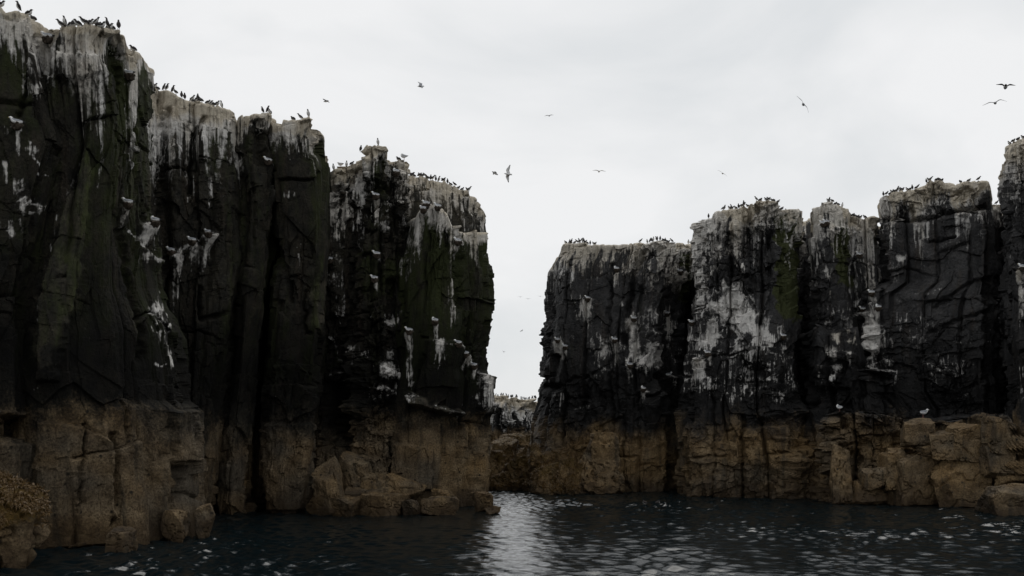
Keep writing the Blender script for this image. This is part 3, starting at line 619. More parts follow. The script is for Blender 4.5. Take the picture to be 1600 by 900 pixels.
pillar('left_h', cl, [(318, 655), (345, 641), (380, 632), (420, 624), (480, 622), (560, 618), (640, 596), (720, 596), (800, 590)],
    [(360, 757), (368, 762), (380, 764), (450, 766), (500, 767), (535, 761), (578, 762), (592, 768), (635, 768), (655, 759), (720, 760), (770, 757), (800, 757)],
    [(636, 362), (642, 345), (655, 327), (666, 319), (680, 319), (692, 326), (700, 334), (706, 350), (718, 354), (724, 358), (745, 360), (758, 363), (763, 372)], [(0, 59), (.12, 57.2), (.35, 56.6), (.62, 56.8), (.66, 57.8), (1, 59.5)], 59, thick=8, cream=.22, streak=1.5, sdens=.7, algae=.62, jc=(1.9, 9), tone=.48, warm=.45, corner=.12, ragged=.14, feats=[
    *nest('left_h', 663, 327, 50, 18, 1.0, -1, .45, cf=.5), *nest('left_h', 666, 318, 0, 8), *nest('left_h', 686, 321, 0, 8), *nest('left_h', 714, 378, 26, 9, .8), ('run', 652, 340, 20, 64, .9), ('run', 640, 360, 16, 80, .8), ('run', 632, 395, 14, 40, .5), ('line', [(655, 330), (640, 360), (630, 400)], 5, .7), ('run', 648, 376, 10, 26, 1.0), ('splat', 641, 404, 6, 8, .8),
    ('line', [(690, 326), (702, 344), (708, 360)], 6, 1.0), ('run', 708, 340, 16, 190, .75, .6), ('run', 740, 362, 40, 60, .6, .9), ('run', 704, 336, 16, 40, 1.1, .5), ('crack', [(718, 360), (716, 420), (718, 480)], 4, .4), ('green', [(664, 330), (700, 340), (704, 420), (690, 470), (650, 470), (660, 400)], 1.0), ('run', 700, 440, 16, 90, .4, .6),
    *nest('left_h', 681, 501, 40, 13, .95, -1, .5), ('run', 688, 530, 26, 44, 1.0), ('ledge', [(668, 530), (722, 536)], 40, .5), ('line', [(674, 532), (690, 534), (712, 538)], 3, .6), *nest('left_h', 642, 515, 74, 14, 1.25, -1, .5), *nest('left_h', 719, 537, 40, 14, .9, -1, .5), *nest('left_h', 730, 552, 30, 14, 1.0, -1, .5, cf=.6), *nest('left_h', 744, 570, 24, 12, .9), ('line', [(716, 536), (730, 552), (746, 572), (752, 586)], 5, .8),
    ('run', 756, 586, 20, 60, 1.1), ('slab', [(748, 582), (768, 584), (768, 648), (750, 650)], .5, 4), ('splat', 762, 628, 8, 14, 1.0), ('slab', [(634, 614), (664, 618), (670, 628), (724, 640), (726, 652), (690, 650), (640, 634)], .8, 8), ('pale', [(634, 612), (664, 616), (670, 626), (726, 640), (728, 652), (690, 652), (636, 636)], 1.0), ('splat', 650, 622, 20, 10, .75), ('line', [(670, 630), (700, 640), (722, 648)], 4, .55), ('pale', [(618, 640), (650, 660), (640, 672), (618, 655)], .8),
    ('crack', [(606, 700), (610, 740)], 4, .5), ('crack', [(660, 560), (640, 610)], 5, .3), ('crack', [(742, 660), (744, 790)], 3, .4), ('splat', 628, 480, 8, 14, .5), ('slab', [(620, 690), (680, 700), (678, 770), (610, 760)], .4, 5)], label='broad green-stained buttress with nests at the right end of the left cliff')

# ------------------------------------------------------------------ the right cliff
RC = dict(mat='rock_right', jc=(1.9, 4.5), ja=.30, fa=.11, fc=(.8, .9), fine=.07, algae=.05, whiteness=.1, warm=.6)
def rc(**k): d = dict(RC); d.update(k); return d
pillar('right_a', cl_r, [(380, 884), (395, 869), (410, 860), (430, 858), (450, 857), (500, 856), (560, 853), (620, 847), (660, 838), (700, 830), (740, 820), (800, 818)], [(380, 1092), (440, 1084), (480, 1072), (560, 1064), (610, 1066), (640, 1085), (800, 1092)],
    [(868, 398), (873, 386), (884, 380), (905, 379), (930, 380), (955, 382), (975, 379), (1005, 378), (1040, 378), (1068, 380), (1092, 383)], [(0, 76), (.1, 74.2), (.5, 72.6), (.72, 72.2), (.80, 72.6), (.84, 75.5), (1, 76.5)], 61, thick=10, **rc(cream=1.5, streak=3.0, sdens=.6, tone=.52, corner=.09, ja=.24, smooth_tide=1.0, cr_depth=1.6), feats=[
    ('run', 862, 400, 16, 100, .6), ('splat', 940, 540, 40, 30, .8, .1), ('splat', 1046, 505, 18, 34, 1.3, .3), ('splat', 990, 515, 22, 34, 1.4, .25), ('splat', 872, 545, 12, 26, 1.3, .2), ('splat', 860, 430, 8, 24, .7), ('crack', [(1003, 395), (990, 430), (984, 470), (976, 540)], 4, .7), ('crack', [(952, 410), (950, 560), (958, 660)], 3, .35), *nest('right_a', 961, 418, 34, 18, 1.1), ('splat', 968, 445, 8, 10, .7), ('pale', [(1000, 395), (1040, 395), (1040, 475), (1000, 475)], .35), ('red', [(1000, 400), (1040, 400), (1038, 475), (998, 475)], .5), ('green', [(1060, 386), (1088, 386), (1088, 500), (1058, 470)], 1.0), ('crack', [(1058, 400), (1056, 560)], 3, .5),
    ('splat', 930, 400, 60, 30, .5, .8), ('splat', 1010, 545, 54, 46, 1.25, .1), ('splat', 1030, 430, 40, 60, .5, .3), ('splat', 912, 480, 22, 34, .95, .2), ('splat', 1055, 430, 18, 50, .8, .4), ('splat', 975, 410, 40, 30, .6, .7), *nest('right_a', 1062, 422, 40, 18, 1.0, -1, .5, cf=.6), ('splat', 1044, 410, 14, 40, .7, .5), ('splat', 1070, 400, 8, 12, .6), *nest('right_a', 917, 464, 50, 24, 1.15), ('splat', 908, 505, 14, 12, .6), ('splat', 971, 474, 6, 7, .9), *nest('right_a', 988, 496, 44, 22, 1.2), ('splat', 1000, 510, 12, 20, .8), *nest('right_a', 1044, 488, 44, 18, 1.15), ('pale', [(1004, 472), (1038, 470), (1034, 512), (1008, 512)], .75), ('splat', 1020, 492, 20, 26, .55),
    ('splat', 1010, 545, 42, 30, .95, .1), ('splat', 985, 550, 18, 34, 1.0, .2), ('ledge', [(976, 520), (1040, 518)], 34, .6), *nest('right_a', 963, 530, 40, 18, 1.0), ('splat', 940, 545, 26, 18, .6), *nest('right_a', 869, 529, 34, 15, 1.2), *nest('right_a', 881, 540, 32, 12, 1.2), ('splat', 894, 524, 5, 10, .8), *nest('right_a', 984, 570, 26, 14, .8), ('ledge', [(972, 574), (1014, 572)], 30, .45), ('splat', 1000, 578, 18, 14, .6),
    ('crack', [(842, 600), (878, 610), (876, 680)], 5, .45), ('crack', [(878, 560), (876, 690)], 3, .4), ('crack', [(880, 595), (915, 590)], 3, .3), ('crack', [(880, 622), (915, 620)], 3, .35), ('ridge', [(1020, 610), (1000, 680)], 10, .4), ('ledge', [(1030, 590), (1076, 588)], 50, .9), *nest('right_a', 1044, 582, 30, 18, 1.0, 1, .3, 'gull'), ('splat', 1066, 610, 14, 24, .8, .05), *nest('right_a', 1004, 604, 22, 14, 1.0), ('ledge', [(992, 610), (1040, 612)], 60, .5), ('pale', [(958, 660), (980, 636), (980, 655), (960, 668)], 1.1),
    ('crack', [(974, 655), (973, 775)], 2.5, .35), ('crack', [(1000, 612), (999, 700)], 2, .25), ('crack', [(1064, 620), (1063, 775)], 2.5, .45), ('line', [(896, 638), (920, 634)], 2, .7), ('splat', 930, 580, 50, 30, .3), ('splat', 870, 620, 10, 40, .35)], label='flat-topped block of the right cliff beside the gap')
pillar('right_b', cl_r, [(335, 1093), (348, 1088), (400, 1087), (480, 1086), (540, 1078), (600, 1074), (640, 1068), (800, 1064)], [(320, 1246), (332, 1250), (450, 1251), (600, 1252), (645, 1256), (660, 1268), (720, 1284), (800, 1287)],
    [(1087, 352), (1096, 345), (1112, 342), (1116, 332), (1138, 324), (1168, 322), (1171, 318), (1190, 315), (1210, 316), (1226, 322), (1246, 328), (1254, 338)], [(0, 68.5), (.08, 67.2), (.45, 66.5), (.75, 66.0), (1, 67.5)], 67, thick=10, **rc(cream=2.2, streak=3.6, sdens=.75, tone=.56, corner=.14, cr_depth=2.2, smooth_tide=.9, fa=.15), feats=[
    ('splat', 1112, 430, 38, 100, 1.35, .1), ('splat', 1110, 365, 34, 40, 1.3, .4), ('splat', 1140, 505, 60, 74, 1.8, .05), ('splat', 1100, 560, 44, 64, 1.5, .05), ('splat', 1185, 520, 50, 60, 1.2, .05), ('splat', 1105, 400, 26, 60, 1.6, .15), ('splat', 1160, 590, 50, 40, .6, .05), ('splat', 1150, 395, 26, 50, 1.0, .3), ('splat', 1215, 590, 50, 40, .4, .05), ('splat', 1105, 420, 22, 50, .95, .15), ('splat', 1120, 405, 18, 24, .9, .2), ('run', 1148, 345, 30, 60, 1.2, .9), ('splat', 1150, 392, 18, 24, 1.0, .4), ('splat', 1195, 345, 20, 18, .9, .3), ('splat', 1210, 330, 18, 10, 1.0, .5), ('crack', [(1170, 322), (1172, 350), (1164, 375)], 4, .6), ('slab', [(1164, 360), (1210, 362), (1208, 460), (1170, 460)], -.6, 5), ('ledge', [(1172, 350), (1216, 352)], 12, .6), ('crack', [(1136, 380), (1140, 430)], 4, .5), ('red', [(1152, 345), (1160, 345), (1160, 380), (1150, 380)], .6),
    ('green', [(1208, 330), (1254, 330), (1256, 520), (1208, 500)], 1.1), ('line', [(1222, 340), (1228, 375), (1236, 420)], 3, .75), ('line', [(1250, 330), (1252, 420)], 3, .5), ('splat', 1100, 500, 26, 60, .85, .05), ('splat', 1145, 480, 30, 44, .95, .05), ('splat', 1125, 530, 44, 40, .8, .05), ('splat', 1180, 490, 26, 40, .6, .05), ('splat', 1165, 530, 40, 30, .7, .05), ('splat', 1195, 560, 50, 40, .45, .05), ('splat', 1205, 468, 12, 16, .9, .1), ('run', 1094, 560, 36, 26, 1.15, .5), *nest('right_b', 1108, 552, 22, 16, .9), *nest('right_b', 1078, 502, 30, 9, 1.0), ('run', 1085, 580, 12, 50, .7), ('ledge', [(1078, 566), (1112, 552)], 24, .5),
    *nest('right_b', 1226, 524, 20, 10, .8), ('splat', 1218, 545, 24, 20, .7), ('line', [(1205, 570), (1220, 562), (1244, 556)], 3, .8), ('splat', 1212, 620, 24, 16, .5), ('line', [(1170, 620), (1186, 606), (1200, 604)], 3, .8), ('splat', 1150, 615, 40, 24, .35), ('line', [(1148, 540), (1180, 530), (1195, 522)], 2.5, .7), ('slab', [(1160, 560), (1200, 570), (1196, 610), (1150, 600)], -.5, 6),
    ('crack', [(1116, 600), (1114, 775)], 2, .3), ('crack', [(1160, 650), (1160, 775)], 3, .5), ('ridge', [(1190, 650), (1260, 640)], 8, .5), ('slab', [(1160, 668), (1225, 662), (1225, 700), (1288, 690), (1288, 790), (1160, 790)], .8, 4), ('ledge', [(1210, 684), (1286, 688)], 26, .5), ('ledge', [(1228, 716), (1286, 718)], 30, .5)], label='crusted second block of the right cliff with a green mossy right edge')
pillar('right_c', cl_r, [(318, 1266), (340, 1265), (450, 1267), (600, 1268), (660, 1270), (800, 1274)], [(322, 1326), (340, 1333), (450, 1338), (600, 1360), (800, 1375)],
    [(1261, 338), (1264, 327), (1274, 322), (1288, 319), (1305, 319), (1320, 322), (1328, 328), (1337, 345)], [(0, 67.5), (.25, 66.6), (.7, 66.4), (1, 67.4)], 71, thick=9, **rc(cream=2.0, streak=3.8, sdens=.8, tone=.52, corner=.22, cr_depth=1.8), feats=[
    ('splat', 1285, 355, 34, 44, .9, .4), ('splat', 1300, 520, 50, 60, .7, .1), ('splat', 1280, 400, 20, 50, .7, .2), ('run', 1272, 365, 16, 40, .9), ('run', 1298, 350, 18, 52, 1.0, .7), ('run', 1300, 362, 10, 46, 1.1), *nest('right_c', 1284, 348, 0, 9), *nest('right_c', 1292, 345, 0, 9), ('green', [(1300, 325), (1312, 330), (1332, 350), (1336, 460), (1304, 440), (1296, 370)], 1.1), ('splat', 1275, 410, 16, 30, .5), ('run', 1296, 420, 18, 40, .45), ('run', 1297, 455, 8, 26, .6, .6), ('ledge', [(1290, 362), (1316, 356)], 16, .5),
    ('splat', 1285, 495, 24, 30, .4), ('ledge', [(1264, 500), (1300, 498)], 12, .4), ('crack', [(1266, 500), (1300, 502)], 3, .4)], label='narrow third block of the right cliff with green moss on its side')
pillar('right_d', cl_r, [(338, 1328), (450, 1332), (800, 1350)], [(340, 1368), (450, 1376), (560, 1385), (800, 1400)],
    [(1328, 342), (1336, 338), (1350, 343), (1358, 346), (1364, 340), (1368, 338)], [(0, 68), (.5, 67.2), (1, 67)], 73, thick=8, **rc(cream=2.6, streak=6.5, sdens=.75, tone=.5, corner=.12), feats=[
    ('run', 1348, 345, 24, 120, .8, .5), ('run', 1362, 350, 16, 140, .8, .5), *nest('right_d', 1341, 396, 40, 10, .8), ('splat', 1360, 440, 14, 30, .8, .5), ('green', [(1330, 345), (1338, 345), (1340, 400), (1330, 400)], .8)], label='low streaked column filling the corner behind the big right block')
pillar('right_e', cl_r, [(300, 1370), (330, 1371), (440, 1377), (458, 1346), (560, 1342), (612, 1346), (640, 1380), (800, 1380)], [(282, 1550), (318, 1555), (330, 1568), (450, 1568), (600, 1566), (645, 1566), (800, 1572)],
    [(1367, 310), (1378, 305), (1400, 300), (1432, 292), (1446, 287), (1452, 281), (1470, 279), (1488, 281), (1492, 284), (1520, 281), (1534, 279), (1546, 278), (1550, 290), (1552, 316), (1560, 321), (1566, 322)], [(0, 65.5), (.08, 64.6), (.4, 64.2), (.85, 62.5), (.88, 63.4), (1, 63.2)], 79, thick=10, **rc(cream=1.5, streak=2.6, sdens=.65, tone=.62, corner=.08, cr_depth=2.0, fc=(1.3, .8), ja=.22, fa=.11), feats=[
    ('run', 1380, 318, 26, 40, .9, .7), ('splat', 1350, 545, 40, 40, 1.0, .1), ('splat', 1400, 450, 24, 70, .5, .1), ('run', 1396, 310, 20, 54, 1.1, .95), ('run', 1437, 292, 18, 60, 1.1, .9), ('run', 1442, 345, 10, 90, .5, .6), ('slab', [(1402, 328), (1432, 322), (1430, 342), (1400, 345)], -.5, 4), ('slab', [(1448, 294), (1490, 292), (1528, 292), (1526, 330), (1446, 340)], -.3, 4), ('run', 1524, 284, 12, 40, 1.1, .7), ('crack', [(1370, 346), (1400, 340), (1440, 342), (1500, 330), (1550, 320)], 3, .7), ('splat', 1380, 330, 16, 24, .5), ('run', 1540, 322, 24, 30, .8), ('run', 1556, 324, 16, 34, .9), ('line', [(1440, 360), (1440, 400), (1446, 415)], 3, .5), ('splat', 1408, 402, 16, 14, .85, .1), ('run', 1410, 408, 8, 14, .8), ('splat', 1400, 360, 12, 10, .5), ('crack', [(1390, 300), (1380, 450), (1376, 600)], 4, .35), ('ledge', [(1510, 360), (1450, 400)][::-1], 16, .25), ('crack', [(1450, 378), (1490, 370)], 2, .3), ('crack', [(1460, 480), (1520, 440), (1560, 430)], 3, .3), ('crack', [(1450, 520), (1500, 500), (1560, 480)], 3, .3),
    *nest('right_e', 1360, 456, 50, 26, 1.2, -1, .7, cf=.4), *nest('right_e', 1372, 478, 36, 16, 1.1, -1, .6, cf=.5), *nest('right_e', 1346, 484, 40, 12, 1.2), ('run', 1362, 510, 36, 48, 1.3, .1), ('splat', 1362, 520, 26, 60, 1.7, .2), ('splat', 1420, 520, 60, 60, .35, .1), ('splat', 1480, 560, 60, 50, .3, .1), ('ledge', [(1346, 508), (1384, 508)], 56, .9), ('splat', 1404, 515, 18, 12, .8, .1), ('line', [(1430, 456), (1450, 458), (1480, 452)], 2.5, .6), ('line', [(1490, 534), (1512, 536), (1530, 530), (1552, 538)], 2.5, .75), ('splat', 1440, 500, 16, 8, .5), ('line', [(1446, 564), (1464, 572), (1480, 585)], 4, .7), ('splat', 1462, 590, 16, 18, .6), ('ledge', [(1438, 562), (1490, 580)], 40, .7), ('line', [(1500, 622), (1514, 614)], 2, .6),
    *nest('right_e', 1349, 562, 40, 14, .9, -1, .3, 'gull'), ('slab', [(1344, 572), (1400, 580), (1398, 600), (1380, 606), (1362, 600), (1346, 590)], .9, 4), ('line', [(1346, 570), (1370, 576), (1400, 580)], 3, 1.0), ('line', [(1352, 586), (1366, 602), (1384, 606), (1398, 598), (1400, 582)], 4, .9), ('slab', [(1352, 578), (1394, 586), (1388, 598), (1366, 596)], -.5, 4), ('crack', [(1344, 548), (1376, 560), (1384, 575)], 5, .6), ('splat', 1388, 555, 16, 24, .5)], label='big black slabby block of the right cliff with a sloping top')
pillar('right_f', cl_r, [(230, 1564), (300, 1567), (450, 1570), (560, 1568), (650, 1574), (720, 1590), (800, 1596)], [(200, 1830), (800, 1830)],
    [(1564, 240), (1568, 226), (1580, 218), (1600, 211), (1650, 200), (1720, 190), (1830, 186)], [(0, 58.5), (.06, 57.2), (.3, 56.5), (1, 52)], 83, thick=10, **rc(cream=1.5, streak=3.2, sdens=.6, tone=.56, corner=.07, ragged=.06, rim=.4), feats=[
    ('run', 1590, 222, 40, 90, .9, .8), ('red', [(1576, 230), (1600, 228), (1596, 260), (1580, 260)], .9), *nest('right_f', 1596, 416, 60, 26, 1.0, -1, .7, cf=.8), ('red', [(1576, 406), (1610, 404), (1600, 420), (1578, 418)], .9), ('splat', 1592, 480, 16, 40, .8), ('run', 1594, 450, 20, 60, 1.0, .3), ('splat', 1580, 550, 10, 14, .5), ('run', 1595, 570, 20, 60, .8, .1), ('line', [(1566, 330), (1568, 420)], 2.5, .4), ('run', 1574, 300, 10, 50, .5)], label='rightmost pillar cut by the edge of the picture')
# benches between the big blocks: a recessed wall with shelves
pillar('right_g', cl_r, [(500, 1262), (800, 1266)], [(500, 1420), (800, 1420)],
    [(1262, 520), (1272, 506), (1290, 520), (1305, 515), (1336, 512), (1340, 530), (1348, 560), (1360, 590), (1390, 602), (1420, 610)], [(0, 66), (.3, 65), (.6, 64), (1, 64.5)], 89, thick=5, **rc(cream=.05, streak=.5, sdens=-.35, tone=.5, corner=.1, fa=.2), feats=[
    ('splat', 1316, 528, 26, 20, .95, .8), ('splat', 1300, 552, 24, 18, .7, .3), ('ledge', [(1290, 548), (1336, 552)], 14, .5), ('ledge', [(1276, 572), (1318, 568)], 14, .7), ('splat', 1296, 575, 28, 10, .7), ('run', 1325, 548, 20, 30, .7), ('run', 1299, 584, 14, 16, 1.3, 0), ('slab', [(1290, 582), (1318, 584), (1316, 600), (1292, 600)], .4), ('slab', [(1260, 600), (1330, 604), (1330, 640), (1260, 640)], -.5, 6), ('run', 1280, 582, 20, 50, .45)], label='shelving ledges in the corner of the right cliff, spattered white')
pillar('right_h', cl_r, [(630, 1286), (800, 1290)], [(630, 1600), (800, 1600)],
    [(1286, 662), (1292, 648), (1310, 643), (1350, 645), (1372, 644), (1392, 650), (1410, 655), (1420, 668), (1428, 655), (1440, 652), (1455, 656), (1478, 660), (1500, 652), (1520, 646), (1545, 648), (1580, 648), (1588, 676), (1596, 700), (1600, 740)], [(0, 62.6), (.25, 61.6), (.5, 61), (.75, 59), (1, 57)], 97, thick=7, **rc(cream=0, streak=.01, sdens=0, tone=.6, warm=.55, tide=4.9, corner=.04, jc=(1.7, 1.6), ja=.5, fc=(.7, .7), fa=.16, cr_depth=.4) if False else dict(mat='rock_right', cream=.02, streak=.05, sdens=-.35, tone=.6, warm=.6, tide=5.0, corner=.04, jc=(1.9, 1.7), ja=.75, fc=(.9, .8), fa=.2, algae=0, ragged=.1, smooth_tide=0), feats=[
    ('slab', [(1320, 704), (1346, 700), (1344, 742), (1322, 742)], -.9), ('slab', [(1306, 690), (1322, 690), (1318, 724), (1304, 722)], -.6), ('crack', [(1288, 650), (1289, 790)], 3, .6), ('ledge', [(1306, 684), (1356, 676), (1372, 668)][:], 20, .4), ('ledge', [(1330, 698), (1352, 697)], 30, .4), ('slab', [(1400, 706), (1490, 704), (1486, 712), (1402, 712)], -.8), ('ledge', [(1330, 752), (1396, 754)], 50, .5)], label='broken ochre bench along the foot of the right cliff')

# the body of the rock behind the pillars
pillar('left_z', cl, [(200, 300), (800, 300)], [(200, 660), (800, 660)], [(300, 230), (400, 240), (480, 280), (520, 330), (600, 340), (660, 350)], [(0, 61), (.6, 62), (1, 64)], 103, thick=6, step=3.0, cream=.1, streak=.5, tone=.4, algae=.2, label='shadowed rock showing in the clefts of the left cliff')
pillar('right_z', cl_r, [(200, 1010), (800, 1010)], [(200, 1620), (800, 1620)], [(1010, 400), (1080, 392), (1090, 380), (1240, 346), (1262, 344), (1300, 352), (1365, 362), (1420, 350), (1560, 326), (1575, 324), (1620, 320)], [(0, 81), (.5, 78), (1, 74)], 107, thick=6, mat='rock_right', step=3.0, cream=.8, streak=2, tone=.45, algae=.1, label='shadowed rock showing in the clefts of the right cliff')

# ------------------------------------------------------------------ loose blocks and boulders
def ordinal(k): return ['first', 'second', 'third', 'fourth', 'fifth', 'sixth', 'seventh', 'eighth', 'ninth', 'tenth', 'eleventh', 'twelfth', 'thirteenth', 'fourteenth', 'fifteenth', 'sixteenth', 'seventeenth', 'eighteenth', 'nineteenth', 'twentieth', 'twenty-first', 'twenty-second', 'twenty-third', 'twenty-fourth', 'twenty-fifth', 'twenty-sixth', 'twenty-seventh', 'twenty-eighth', 'twenty-ninth', 'thirtieth', 'thirty-first', 'thirty-second', 'thirty-third', 'thirty-fourth', 'thirty-fifth', 'thirty-sixth'][k]

o = rock('boulder', -150, 44, 738, 893, 32.0, 1, boxy=.3, warm=.45, tide=99, sub=6, deep=.7, rough=1.7, weed=.9)
tag(o, 'large rounded rock with orange weed on top at the bottom left corner', 'boulder'); wrack(o, 9000, 2)
# foot of the left cliff
for i, (x0, x1, yt, yb, bo, lab) in enumerate([
    (484, 535, 712, 806, .7, 'leaning slab rising behind the boulders, nearest the square pale pillar foot'),
    (524, 578, 706, 782, .45, 'tall domed boulder in the middle of the heap below the left cliff'),
    (552, 604, 738, 784, .35, 'rounded pale boulder in front of the tall domed one'),
    (578, 660, 744, 786, .8, 'long block sloping down to the right at the cliff foot'),
    (512, 606, 756, 800, .8, 'flat shelf of rock under the rounded pale boulder'),
    (480, 566, 776, 806, .9, 'low wet shelf at the water, leftmost of the boulder heap'),
    (556, 632, 772, 806, .8, 'low broad shelf at the water in the middle of the heap'),
    (600, 632, 764, 782, .5, 'small stone lying on the broad shelf'),
    (625, 660, 782, 805, .6, 'small pale block at the waterline of the heap'),
    (652, 712, 776, 805, .6, 'flat-topped ochre boulder carrying a smaller stone'),
    (672, 702, 764, 783, .5, 'small angular stone on top of the ochre boulder'),
    (618, 656, 775, 797, .7, 'stepped block between the broad shelf and the ochre boulder'),
    (734, 772, 768, 800, .4, 'dark weedy boulder at the corner of the left cliff by the gap'),
    (756, 784, 790, 804, .3, 'low dark rock awash at the corner of the left cliff')]):
    d = min(D_water(max(yb, 796)), 56.5) if yb > 795 else 56.4 - .012 * (yb - 700)
    d = d - (0 if yb > 795 else 0)
    tag(rock('boulder', x0, x1, yt, yb, d, 20 + i, boxy=bo, warm=.35 if x0 < 640 else .5, tide=99, sub=5, rough=.9, yaw=(i % 5 - 2) * .12, tilt=[.0, 0, .1, .3, .1, .05, .06, .1, 0, 0, .1, .1, 0, 0][i]), lab, 'boulder', 'boulders at the foot of the left cliff')
for i, (x0, x1, yt, yb, lab) in enumerate([
    (248, 290, 796, 842, 'squared pale block at the water under the tallest left pillar'),
    (302, 332, 788, 838, 'upright wedge of rock at the right foot of the tallest left pillar'),
    (160, 206, 824, 860, 'low rounded block at the water under the tallest left pillar'),
    (372, 400, 786, 802, 'small low rock in the water between two left pillars')]):
    d = D_water(yb + 4) if i < 3 else 55.0
    tag(rock('boulder', x0, x1, yt, yb + 4, d, 50 + i, boxy=.4, warm=.3, tide=99, sub=5, rough=.8), lab, 'boulder')
# blocks leaning on the foot of the right cliff: parts of its bench
blocks = [(1414, 1464, 653, 694, .95, .5), (1384, 1420, 700, 758, .6, .5), (1392, 1496, 708, 786, .85, .55), (1458, 1506, 672, 712, .6, .5), (1490, 1546, 660, 712, .7, .4), (1540, 1594, 650, 702, .7, .4),
    (1466, 1566, 710, 792, .75, .7), (1536, 1592, 694, 744, .5, .35), (1330, 1396, 752, 784, .9, .6), (1300, 1334, 694, 782, .9, .7), (1346, 1388, 730, 762, .6, .5), (1440, 1478, 696, 708, .5, .5)]
for i, (x0, x1, yt, yb, bo, wm) in enumerate(blocks):
    d = min(60.3 - (x0 - 1300) * .014, D_water(max(yb, 785)) if yb > 780 else 99)
    rock('rock_block', x0, x1, yt, yb, d, 70 + i, 'rock_right', boxy=max(bo, .85), warm=wm + .1, tide=5.2, sub=5, deep=.8, parent=cl_r, rough=1.0, yaw=(i % 3 - 1) * .25)
tag(rock('boulder', 1552, 1680, 757, 806, D_water(806), 95, 'rock_right', boxy=.8, warm=.35, tide=99, sub=5, rough=.9), 'pale pitted block in the water at the right edge of the picture', 'boulder')
for i, (x0, x1, yt, yb, bo) in enumerate([(898, 936, 690, 766, .35), (920, 972, 676, 740, .4), (912, 974, 732, 768, .8), (960, 976, 735, 766, .9)]):
    rock('rock_block', x0, x1, yt, yb, 70.2 - .2 * i, 110 + i, 'rock_right', boxy=bo, warm=.7, tide=99, sub=5, parent=cl_r, rough=1.5)
# weedy scree in the mouth of the gap
rng = random.Random(4); scree = []
for (x0, x1, yt, yb, bo) in [(804, 834, 700, 740, .4), (824, 852, 692, 728, .35), (770, 812, 682, 735, .7), (760, 790, 700, 760, .6), (786, 836, 712, 764, .5), (826, 880, 722, 766, .6), (868, 906, 716, 766, .5), (842, 872, 704, 735, .4), (862, 900, 704, 738, .5), (800, 832, 736, 764, .5), (764, 800, 738, 766, .5), (762, 790, 724, 745, .4), (848, 884, 742, 768, .6), (880, 902, 742, 768, .5),
    (776, 798, 716, 736, .4), (810, 832, 722, 742, .4), (832, 850, 738, 756, .4), (790, 812, 748, 766, .5), (816, 840, 750, 767, .4), (756, 776, 752, 766, .4), (772, 788, 756, 767, .4), (870, 890, 728, 746, .4), (782, 834, 676, 702, .6), (836, 862, 716, 740, .3), (886, 914, 726, 752, .3), (852, 878, 726, 750, .25), (874, 896, 736, 760, .25), (838, 858, 752, 769, .3), (858, 880, 754, 769, .3), (884, 906, 750, 769, .3)]:
    scree.append((x0, x1, yt, yb, bo))
scree.sort(key=lambda s: s[0] + s[1])
for i, (x0, x1, yt, yb, bo) in enumerate(scree):
    d = 82 - (yb - 735) * .28 - max(0, (x0 - 850)) * .04
    if yb > 760: d = min(d, D_water(yb - 2))
    if x1 > 846: d = min(d, 71.0 - .06 * (yb - 735)); yb += 4
    size = 'large' if x1 - x0 > 40 else ('small' if x1 - x0 < 23 else 'middling')
    o = rock('boulder', x0, x1, yt, yb, d, 130 + i, 'rock_right', boxy=bo, warm=.9, tide=99, sub=5, rough=1.4, weed=.55, deep=1.0, yaw=rng.uniform(-.5, .5), tilt=rng.uniform(-.2, .2)); wrack(o, 700, i)
    tag(o,
        f'{size} orange weedy boulder, {ordinal(i)} from the left in the mouth of the gap', 'boulder', 'weedy boulders in the mouth of the gap')
# the far islet seen through the gap
far = pillar('islet', None, [(600, 690), (700, 690)], [(600, 900), (700, 900)], [(690, 618), (740, 616), (790, 621), (815, 624), (835, 627), (900, 630)], [(0, 205), (.5, 200), (1, 206)], 101, thick=30, mat='rock_right', step=.9, big=1.5, jc=(3.2, 3.0), ja=1.4, fc=(1.4, 1.5), fa=.6, fine=.2,
    cream=3.2, streak=6, sdens=.95, tone=.7, warm=.6, tide=4.4, ragged=.5, whiteness=.3)
far.name = 'distant_islet'; tag(far, 'low far islet whitened by birds, seen through the gap', 'islet')


# ------------------------------------------------------------------ birds
def loft(sp, seg=10):
    """continuous body along a spine of (x, z, half width, half height); closed at both ends"""
    sp = np.array(sp, float); n = len(sp); V = []; Fc = []
    tg = np.gradient(sp[:, :2], axis=0); tg /= np.linalg.norm(tg, axis=1)[:, None]
    for i in range(n):
        nx_, nz_ = -tg[i, 1], tg[i, 0]
        for k in range(seg):
            a = 2 * math.pi * k / seg; c, s_ = math.cos(a), math.sin(a)
            V.append((sp[i, 0] + nx_ * s_ * sp[i, 3], c * sp[i, 2], sp[i, 1] + nz_ * s_ * sp[i, 3]))
    for i in range(n - 1):
        for k in range(seg):
            k2 = (k + 1) % seg; Fc.append((i * seg + k, i * seg + k2, (i + 1) * seg + k2, (i + 1) * seg + k))
    Fc.append(tuple(range(seg))[::-1]); Fc.append(tuple((n - 1) * seg + k for k in range(seg)))
    return V, Fc
def dense(sp, m=4):
    sp = np.array(sp, float); sp[:, 2:] *= 1.12; t = np.arange(len(sp)); tt = np.linspace(0, len(sp) - 1, (len(sp) - 1) * m + 1)
    out = np.stack([np.interp(tt, t, sp[:, k]) for k in range(4)], 1)
    for _ in range(2): out[1:-1] = (out[:-2] + 2 * out[1:-1] + out[2:]) / 4
    return out
